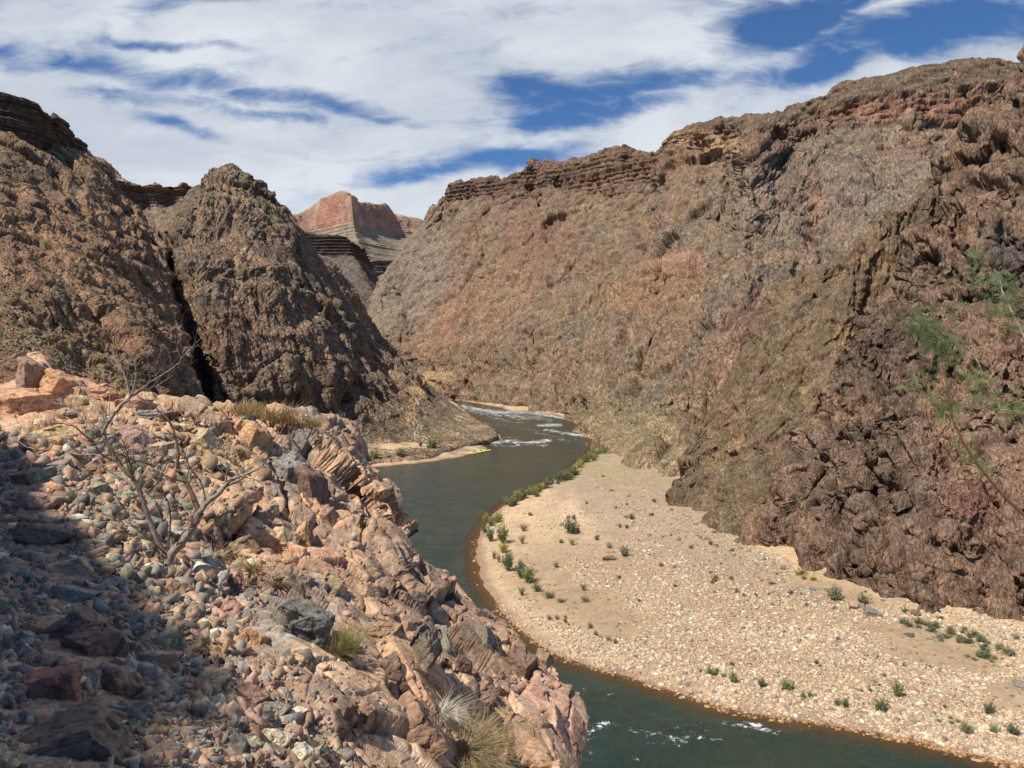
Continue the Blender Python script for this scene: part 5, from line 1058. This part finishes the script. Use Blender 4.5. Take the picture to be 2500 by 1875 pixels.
row(24, [(1610, 1120), (1640, 1140), (1625, 1100), (1660, 1130)], 26, 16, ['grey', 'dgreen', 'grey'], 'grey-green shrub on the debris slope at the cliff foot', 'shrubs on the debris slope', 8, 22, protos=(0, 3))
row(30, [(1330, 1500), (1480, 1560), (1640, 1640), (1800, 1650), (2000, 1700), (2250, 1750), (2440, 1790)], 13, 12, ['green', 'olive', 'grey'], 'small weedy shrub in the lower shoreline strip', 'weedy shrubs along the lower shore', 10, 12, protos=(1, 2))
row(60, [(1480, 1250), (1750, 1420), (2000, 1560), (2300, 1700)], 11, 9, ['olive', 'dry', 'grey', 'olive'], 'small olive tuft growing between the cobbles', 'olive tufts between the cobbles', 11, 90, protos=(3, 0))

# desert scrub and far brush: many small rounded plants too numerous to count
if SCRUB:
    pos = np.concatenate([a[0] for a in SCRUB]); nr = np.concatenate([a[1] for a in SCRUB]); s = np.concatenate([a[2] for a in SCRUB]); cc = np.concatenate([a[3] for a in SCRUB])
    r2 = np.random.default_rng(2); n = len(pos); R = zrot(n, r2); sc3 = s[:, None] * r2.uniform(.6, 1.1, (n, 3)) * np.array([1, 1, .8]) * .55
    tagit(link('desert_scrub', scatter_mesh('desert_scrub', pos + np.array([0, 0, 1.]) * s[:, None] * .1, sc3, R, cc, PEBB, ICO_F, M_scrub)), 'low olive desert scrub dotted over the canyon slopes', 'scrub', kind='stuff')
# scrub speckle on the bar
r2 = np.random.default_rng(77); n = 5200; px = r2.uniform(1200, 2520, n); py = r2.uniform(1080, 1800, n); P0 = onz(px, py, 3.5); z0, s0 = groundz(P0[:, 0], P0[:, 1]); P0 = onz(px, py, z0); z0, s0 = groundz(P0[:, 0], P0[:, 1])
pos = np.stack([P0[:, 0], P0[:, 1], z0], -1); foot = np.interp(px, [1470, 1600, 1641, 1691, 1761, 1816, 1906, 1986, 2047, 2170, 2292, 2540], [1092, 1152, 1236, 1256, 1303, 1326, 1365, 1402, 1424, 1460, 1490, 1530])
k = (s0 > 3) & (py > foot) & ((r2.random(n) < .5) | (py < 1300)); pos = pos[k]; n = len(pos); s = r2.uniform(.25, .7, n)
tagit(link('ground_tufts', scatter_mesh('ground_tufts', pos, s[:, None] * np.array([.6, .6, .4]), zrot(n, r2), np.array([(.24, .19, .09)]) * r2.uniform(.7, 1.3, (n, 1)), PEBB, ICO_F, M_scrub)), 'tiny dry tufts sprinkled over the gravel bar', 'tufts', kind='stuff')

# grass tufts: many thin curved blades
def tuft_mesh(seed, n, h, spread, droop, w=.004, base=.1):
    r = np.random.default_rng(seed); V = []; Fq = []
    for k in range(n):
        a = r.uniform(0, 6.283); b0 = np.array([math.cos(a), math.sin(a), 0]) * r.uniform(0, base); d = np.array([math.cos(a + r.normal(0, .5)), math.sin(a + r.normal(0, .5)), 0]); L = h * r.uniform(.45, 1.1); sp = spread * r.uniform(.1, 1.2); dr = droop * r.uniform(.3, 1.4)
        side = np.cross(d, [0, 0, 1.]); pts = []
        for q in range(5):
            t_ = q / 4; pts.append(b0 + d * sp * (t_ + dr * t_ * t_) * L + np.array([0, 0, 1.]) * L * (t_ - dr * .55 * t_ * t_) + r.normal(0, .012 * h, 3) * t_)
        i = len(V)
        for q, p in enumerate(pts): ww = w * (1 - q / 4.6); V += [p - side * ww, p + side * ww]
        for q in range(4): Fq.append((i + 2 * q, i + 2 * q + 1, i + 2 * q + 3, i + 2 * q + 2))
    return mesh_np('grass_tuft', np.array(V), np.array(Fq), M_grass)
def tuft(px, py, hpx, n, spread, droop, c, label, seed, name='grass_tuft', cat='dry grass', base=.1, w=.0045, lift=0):
    H = hit(px, py)
    if H is None: return
    m = H[0].y / F; me = tuft_mesh(seed, n, hpx * m, spread, droop, w * H[0].y / 9, base * hpx * m * 2)
    o = link(name, me); o.location = H[0] - Vector((0, 0, .02)) + H[1] * lift; o.color = (*c, 1); tagit(o, label, cat)
tuft(845, 1605, 95, 380, .5, .3, (0.34, 0.33, 0.10), 'upright yellow-green bush growing beside the blue-grey boulder', 1, 'bush', 'bush'); tuft(815, 1600, 90, 200, .9, .8, (0.24, 0.20, 0.11), 'grey-brown twiggy bush left against the yellow-green one', 2, 'bush', 'bush')
tuft(1130, 1835, 92, 1500, 1.1, 1.4, (0.33, 0.255, 0.135), 'large tangled mound of dry brown brush on the outcrop', 3, 'brush_mound', 'brush', .5); tuft(1075, 1740, 42, 320, 1.3, 1.4, (0.48, 0.43, 0.34), 'pale bleached tangle of dead stems above the brown brush mound', 4, 'brush_mound', 'brush', .45)
tuft(620, 1395, 58, 340, .9, .9, (0.42, 0.33, 0.16), 'straw-coloured grass clump above the pink cube-like stone', 5); tuft(680, 1430, 60, 220, 1.1, .8, (0.30, 0.24, 0.15), 'thin brown grass clump left of the blue-grey boulder', 6); tuft(515, 1370, 60, 130, 1.0, 1.2, (0.45, 0.35, 0.17), 'small arching grass clump right of the tree foot', 7)
for k, (px, py, h, lab) in enumerate([(585, 1003, 40, 'golden grass clump at the left end of the crest tufts'), (625, 1008, 42, 'second golden grass clump from the left on the crest'), (665, 1014, 52, 'tallest golden grass clump on the crest'), (705, 1022, 38, 'golden grass clump right of the tallest on the crest'), (760, 1032, 26, 'low brown grass clump at the right end of the crest tufts')]):
    tuft(px, py + 8, h, 260, .75, .35, (0.38, 0.265, 0.12), lab, 20 + k, base=.55)
tuft(590, 1110, 34, 160, .9, .7, (0.36, 0.28, 0.15), 'little dry tuft in a crack left of the split crag', 31); tuft(570, 1520, 30, 110, 1.2, 1., (0.3, 0.24, 0.15), 'tiny dry tuft near the mottled pink boulder', 33)

# ------------------------------------------------------------------ trees
def tube(bm_V, bm_F, pts, rad, sides=7):
    pts = [Vector(p) for p in pts]; i0 = len(bm_V); up = Vector((0, 0, 1))
    for i, p in enumerate(pts):
        t_ = (pts[min(i + 1, len(pts) - 1)] - pts[max(i - 1, 0)]).normalized(); a = t_.cross(up)
        if a.length < 1e-3: a = t_.cross(Vector((1, 0, 0)))
        a.normalize(); b = t_.cross(a)
        for s in range(sides):
            an = 6.2832 * s / sides; bm_V.append(tuple(p + (a * math.cos(an) + b * math.sin(an)) * rad[i]))
    for i in range(len(pts) - 1):
        for s in range(sides): q = i0 + i * sides; bm_F.append((q + s, q + (s + 1) % sides, q + sides + (s + 1) % sides, q + sides + s))
def smooth_path(pts, n=6):
    P = np.array(pts, float); t0 = np.arange(len(P), dtype=float); return pchip(t0, P, np.linspace(0, len(P) - 1, (len(P) - 1) * n + 1)) if len(P) > 2 else np.linspace(P[0], P[1], n + 1)
def limb(path, r0, r1, conv, Y0, Y1, seed, twigs=5, scale=1.0, tw=(.25, .6)):
    """path in zoom pixels -> world polyline mesh data with side twigs"""
    r = random.Random(seed); q = [conv(*p) for p in path]; n = len(q)
    pts = [at(a, b, Y0 + (Y1 - Y0) * i / max(1, n - 1)) for i, (a, b) in enumerate(q)]
    sp = smooth_path(pts, 5); m = len(sp); V = []; Fq = []
    sp = sp + np.array([[r.gauss(0, .006) * scale for _ in range(3)] for _ in range(m)]) * np.linspace(0, 1, m)[:, None]
    rad = [r0 + (r1 - r0) * (i / (m - 1)) ** .8 for i in range(m)]
    tube(V, Fq, sp, rad, 8 if r0 > .02 * scale else 6)
    tips = [sp[-1]]
    def twig(p, d, L, rr, depth):
        a = [p]; d = d.copy()
        for k in range(5):
            d = d + np.array([r.gauss(0, .22) for _ in range(3)]) + np.array([0, 0, .06]); d /= np.linalg.norm(d); a.append(a[-1] + d * L / 5)
            if depth and k in (1, 2, 3) and r.random() < .6: twig(a[-1], d + np.array([r.gauss(0, .7) for _ in range(3)]), L * r.uniform(.4, .7), rr * .6, depth - 1)
        tube(V, Fq, a, [rr * (1 - .75 * k / 5) for k in range(6)], 4); tips.append(a[-1])
    for k in range(twigs):
        i = r.randrange(int(m * .25), m - 1); d = sp[min(i + 1, m - 1)] - sp[i]; d /= max(np.linalg.norm(d), 1e-6)
        sd = np.array([r.gauss(0, 1), r.gauss(0, .6), abs(r.gauss(0, .8))]); sd /= np.linalg.norm(sd); twig(sp[i], d * .7 + sd * .8, r.uniform(*tw) * scale, max(rad[i] * .35, .0022 * scale), 1)
    return np.array(V), np.array(Fq), tips, sp
def z1(x, y): return x / 3.16, 850 + y / 3.16
H = hit(*z1(1300, 1700)); TB = H[0]; YT = TB.y
tree = bpy.data.objects.new('bare_tree', None); C.objects.link(tree); tree.location = TB; tagit(tree, 'leafless multi-stemmed tree with pale and dark crooked branches standing in the rubble', 'tree')
def part(nm, V, Fq, mat, parent, label=None, smooth=True):
    me = mesh_np(nm, np.array(V) - np.array(parent.location), np.array(Fq), mat, smooth=smooth); o = link(nm, me, parent)
    if label: o['label'] = label
    return o
K_ = YT / F / 3.16      # metres per zoom pixel at the tree
LIMBS = [('trunk', [(1300, 1730), (1310, 1640), (1330, 1580), (1420, 1480), (1490, 1380), (1540, 1270)], 30, 22, 0, .0, 2, M_bark),
 ('branch', [(1540, 1270), (1600, 1190), (1680, 1130), (1740, 1060), (1790, 1010), (1880, 980), (1960, 945), (2010, 915), (2040, 880)], 20, 4, 0, -.2, 5, M_bark),
 ('branch', [(1540, 1270), (1500, 1180), (1470, 1100), (1420, 1000), (1370, 920), (1375, 800), (1350, 680), (1310, 580), (1250, 500), (1150, 420), (1080, 385)], 19, 3, 0, .5, 9, M_barkd),
 ('stem', [(1310, 1660), (1240, 1540), (1190, 1420), (1140, 1290), (1100, 1170), (1060, 1060), (980, 960), (910, 880), (860, 780), (810, 690), (800, 640), (850, 560), (900, 480), (960, 420), (1020, 360)], 19, 8, 0, -.3, 10, M_bark),
 ('branch', [(1020, 360), (1040, 280), (1050, 200), (1045, 120), (1000, 60), (960, 20)], 8, 2, -.3, -.4, 4, M_bark), ('branch', [(1020, 360), (1100, 310), (1160, 260), (1250, 210), (1340, 150), (1400, 80), (1420, 20)], 7, 2, -.3, -.5, 5, M_bark),
 ('branch', [(1000, 370), (980, 280), (960, 210), (920, 150), (860, 110), (820, 60)], 6, 2, -.3, -.1, 4, M_bark), ('branch', [(1030, 370), (1090, 330), (1180, 300), (1260, 260), (1330, 210)], 5, 2, -.3, -.2, 4, M_bark),
 ('branch', [(800, 650), (720, 600), (650, 550), (600, 500), (540, 440), (400, 420)], 8, 2, -.2, .2, 6, M_bark), ('branch', [(830, 580), (780, 480), (720, 380), (640, 300), (560, 240)], 5, 1.6, -.2, .1, 5, M_bark),
 ('branch', [(1070, 1100), (960, 1010), (870, 960), (790, 900), (760, 830), (700, 820), (600, 820), (500, 795), (400, 785), (300, 780), (200, 760), (130, 710), (110, 670)], 9, 2, -.1, .1, 9, M_bark),
 ('branch', [(920, 890), (800, 830), (720, 740), (640, 660), (560, 600), (450, 580), (330, 590)], 7, 2, -.1, -.4, 7, M_barkd), ('branch', [(870, 800), (930, 820), (1000, 860), (1120, 880), (1220, 905), (1330, 860), (1400, 820)], 9, 2.5, 0, -.3, 4, M_barkd),
 ('branch', [(1140, 1120), (1160, 1100), (1220, 1020), (1250, 960), (1280, 900)], 12, 6, .1, .3, 2, M_bark), ('branch', [(1300, 1650), (1300, 1500), (1315, 1350), (1300, 1200), (1260, 1130), (1200, 1070)], 9, 2.5, 0, .2, 5, M_barkd),
 ('branch', [(1120, 1250), (1060, 1100), (1020, 980), (990, 850), (960, 740), (900, 660)], 6, 1.6, 0, -.4, 6, M_barkd), ('branch', [(1300, 1600), (1250, 1560), (1180, 1500), (1060, 1400), (960, 1330)], 6, 2, 0, -.3, 4, M_barkd),
 ('branch', [(1340, 1580), (1380, 1480), (1440, 1400), (1560, 1400), (1640, 1460)], 5, 1.6, 0, -.3, 5, M_barkd), ('branch', [(1530, 1290), (1580, 1180), (1560, 1060), (1500, 960), (1440, 900)], 9, 3, 0, .4, 4, M_barkd)]
alltips = []
for k, (nm, path, r0, r1, a, b, tw_, mt) in enumerate(LIMBS):
    V, Fq, tips, _ = limb(path, r0 * K_ * 1.2, r1 * K_ * 1.35, z1, YT + a, YT + b, 50 + k, tw_ * 2); part(nm, V, Fq, mt, tree); alltips += tips
# a few small green sprigs left on the twigs
def sprigs(tips, n, L, seed, leafw=.22, pairs=8):
    r = random.Random(seed); V = []; Fq = []
    for k in range(n):
        p = Vector(r.choice(tips)) + Vector([r.gauss(0, L * .5) for _ in range(3)]); d = Vector([r.gauss(0, 1), r.gauss(0, 1), r.gauss(.1, .7)]).normalized(); s = d.cross(Vector([r.gauss(0, 1) for _ in range(3)])).normalized(); ll = L * r.uniform(.6, 1.3)
        w = ll * .012; i = len(V); V += [tuple(p - s * w), tuple(p + s * w), tuple(p + d * ll + s * w), tuple(p + d * ll - s * w)]; Fq.append((i, i + 1, i + 2, i + 3))
        for q in range(pairs):
            c_ = p + d * ll * (q + .8) / pairs + Vector((0, 0, -ll * .12 * ((q + 1) / pairs) ** 2)); lf = ll * leafw * (1 - .4 * abs(q / pairs - .4))
            for sg in (-1, 1):
                e = (s * sg + d * .45 + Vector([r.gauss(0, .15) for _ in range(3)])).normalized(); i = len(V); ww = d * lf * .17
                V += [tuple(c_), tuple(c_ + e * lf * .5 + ww), tuple(c_ + e * lf), tuple(c_ + e * lf * .5 - ww)]; Fq.append((i, i + 1, i + 2, i + 3))
    return V, Fq
V, Fq = sprigs([t for t in alltips], 60, .10, 5, .3, 6); part('leaves', V, Fq, M_mleaf, tree, 'few sparse green leaf sprigs')

# mesquite reaching in from beyond the right edge
def z8(x, y): return 2000 + x / 2.074, 500 + y / 2.074
YM = 4.2; mesq = bpy.data.objects.new('mesquite_tree', None); C.objects.link(mesq); mesq.location = (4.6, 3.6, CAMZ - 3.2); tagit(mesq, 'leafy green mesquite with brown stems reaching in from the right edge', 'tree')
KM = YM / F / 2.074; base = Vector(mesq.location)
def mlimb(nm, path, r0, r1, a, b, tw_, mt, seed, root=False):
    V, Fq, tips, sp = limb(path, r0 * KM, r1 * KM, z8, YM + a, YM + b, seed, tw_, .28, (.2, .5))
    if root:
        V2 = list(map(tuple, V)); F2 = [tuple(f) for f in Fq]; s0 = Vector(sp[0]); tube(V2, F2, [base, base.lerp(s0, .35) + Vector((.25, 0, .1)), base.lerp(s0, .75) + Vector((.12, 0, .05)), s0], [r0 * KM * 2.6, r0 * KM * 2.0, r0 * KM * 1.4, r0 * KM], 8); V, Fq = np.array(V2), np.array(F2)
    part(nm, V, Fq, mt, mesq); return sp, tips
sp1, t1 = mlimb('stem', [(1110, 1650), (1037, 1570), (960, 1500), (880, 1410), (800, 1310), (740, 1220), (700, 1140), (670, 1060), (650, 960), (640, 860), (635, 760), (600, 680), (530, 620), (470, 570), (430, 530), (400, 480)], 9, 2.2, 0, .1, 5, M_barkd, 1, True)
sp2, t2 = mlimb('branch', [(1100, 760), (1060, 700), (1030, 650), (990, 570), (960, 510), (930, 440), (915, 380)], 9, 3, .3, .5, 4, M_bark, 2, True)
sp3, t3 = mlimb('branch', [(1090, 1060), (1040, 1050), (940, 1040), (830, 1025), (760, 1015), (700, 1010)], 6, 1.6, .1, .3, 4, M_bark, 3, True)
sp4, t4 = mlimb('branch', [(920, 1040), (880, 950), (840, 880), (800, 790), (760, 730), (700, 660), (650, 600)], 3.4, 1.2, .15, .5, 3, M_bark, 4)
sp5, t5 = mlimb('branch', [(1080, 980), (1020, 990), (960, 1010), (900, 1000)], 3, 1, .1, .3, 2, M_bark, 5, False)
sp6, t6 = mlimb('branch', [(1080, 1440), (1037, 1420), (960, 1400), (850, 1350), (760, 1310)], 2.6, 1, 0, .1, 1, M_bark, 6, False)
def cl(cx, cy, rx, ry, n, seed, yo=.15):
    r = random.Random(seed); o = []
    for k in range(n):
        a, b = r.gauss(0, .5), r.gauss(0, .5); px, py = z8(cx + a * rx, cy + b * ry); o.append(tuple(at(px, py, YM + yo + r.gauss(0, .06))))
    return o
clus = [(510, 580, 60, 60, 26), (560, 640, 80, 60, 34), (620, 690, 80, 60, 30), (640, 780, 60, 70, 22), (540, 690, 50, 50, 14), (500, 905, 40, 26, 10), (580, 985, 40, 30, 12), (650, 1040, 50, 40, 18), (700, 680, 40, 60, 8), (760, 850, 40, 50, 10), (820, 910, 50, 50, 12), (800, 970, 60, 30, 10), (710, 1240, 30, 30, 6), (770, 1280, 60, 40, 14), (830, 1330, 40, 20, 4),
        (785, 300, 45, 60, 14), (830, 400, 50, 50, 12), (930, 400, 50, 40, 16), (965, 480, 60, 70, 24), (930, 550, 70, 50, 16), (810, 510, 60, 26, 12), (1000, 620, 40, 40, 12), (1000, 1060, 60, 40, 14), (950, 1020, 50, 30, 8), (1025, 930, 20, 30, 6), (890, 980, 40, 30, 8), (735, 1130, 20, 16, 4), (660, 570, 30, 30, 6)]
for k, (cx, cy, rx, ry, n) in enumerate(clus):
    n = int(n * 2.6)
    tp = cl(cx, cy, rx, ry, n, k); V, Fq = sprigs(tp, n, .055, 90 + k, .26, 8); part('leaves', V, Fq, M_mleaf, mesq)

# ------------------------------------------------------------------ rafts moored at the far bank
M_yel = plain_material('yellow_raft', (0.78, 0.60, 0.06), .45, .06, 1, spec=.4); M_gear = plain_material('gear', (0.1, 0.2, 0.4), .6, .1, 1, objcol=True); M_metal = plain_material('raft_frame_metal', (0.55, 0.56, 0.58), .35, .05, 1, spec=.5)
def box(cx, cy, cz, sx, sy, sz, V, Fq):
    i = len(V)
    for a in (-1, 1):
        for b in (-1, 1):
            for c_ in (-1, 1): V.append((cx + a * sx / 2, cy + b * sy / 2, cz + c_ * sz / 2))
    Fq += [(i, i + 1, i + 3, i + 2), (i + 4, i + 6, i + 7, i + 5), (i, i + 4, i + 5, i + 1), (i + 2, i + 3, i + 7, i + 6), (i, i + 2, i + 6, i + 4), (i + 1, i + 5, i + 7, i + 3)]
def raft(px, py, rot, label, gear):
    p = onz(px, py, 0); e = bpy.data.objects.new('raft', None); C.objects.link(e); e.location = tuple(p); e.rotation_euler = (0, 0, 0); tagit(e, label, 'raft', 'yellow rafts moored at the far bank')
    R = Matrix.Rotation(rot, 4, 'Z')
    def put(nm, V, Fq, mat, par=e, col=None, sm=True):
        me = mesh_np(nm, np.array([tuple(R @ Vector(v)) for v in V]), np.array(Fq), mat, smooth=sm); o = link(nm, me, par)
        if col: o.color = (*col, 1)
        return o
    L, Wd = 5.6, 2.4; ring = []
    for k in range(41):
        a = 6.2832 * k / 40; cx = math.copysign(abs(math.cos(a)) ** .65, math.cos(a)); cy = math.copysign(abs(math.sin(a)) ** .8, math.sin(a)); ring.append((cx * L / 2, cy * Wd / 2, .28 + .42 * max(0, abs(cx) - .55) ** 1.5 * 2.2))
    V, Fq = [], []; tube(V, Fq, ring, [.30] * 41, 10); put('hull_tube', V, Fq, M_yel)
    V, Fq = [], []; box(0, 0, .14, L * .82, Wd * .8, .08, V, Fq); put('floor', V, Fq, M_yel, sm=False)
    for tx in (-1.2, 1.2): V, Fq = [], []; tube(V, Fq, [(tx, -Wd / 2, .42), (tx, Wd / 2, .42)], [.2, .2], 10); put('thwart', V, Fq, M_yel)
    V, Fq = [], []; [tube(V, Fq, [(a, -1.15, .62), (a, 1.15, .62)], [.03, .03], 6) for a in (-.7, .7)]; [tube(V, Fq, [(-1.3, b, .62), (1.3, b, .62)], [.03, .03], 6) for b in (-1.1, 1.1)]; put('rowing_frame', V, Fq, M_metal)
    for k, (gx, gy, sx_, sy_, sz_, cl_) in enumerate(gear): V, Fq = [], []; box(gx, gy, .5 + sz_ / 2, sx_, sy_, sz_, V, Fq); put('cargo_box', V, Fq, M_gear, col=cl_, sm=False)
    for sg in (-1, 1): V, Fq = [], []; tube(V, Fq, [(.2, sg * .9, .8), (-.3, sg * 1.9, .6), (-.8, sg * 2.9, .25)], [.03, .03, .03], 6); box(-.95, sg * 3.15, .16, .22, .5, .04, V, Fq); put('oar', V, Fq, M_metal)
WH, BLU, GRY, TL = (.75, .75, .75), (.05, .18, .42), (.35, .38, .42), (.06, .30, .36)
raft(1152, 1108, .35, 'yellow raft at the left of the moored row, bow on the sand', [(0, 0, .9, 1.4, .45, WH), (1.5, .1, .8, 1.2, .4, BLU)])
raft(1163, 1105.5, .25, 'second moored yellow raft from the left, loaded with white and blue boxes', [(-.2, 0, .9, 1.5, .5, BLU), (1.2, 0, .7, 1.2, .5, WH), (-1.6, .2, .7, 1.0, .4, GRY)])
raft(1174, 1103, .2, 'third moored yellow raft, piled with teal gear', [(0, 0, 1.1, 1.4, .55, TL), (-1.5, 0, .7, 1.3, .45, WH)])
raft(1186, 1101, .12, 'rightmost moored yellow raft, farthest out along the gravel tip', [(0, 0, 1.0, 1.3, .45, GRY), (1.5, 0, .7, 1.1, .4, BLU)])
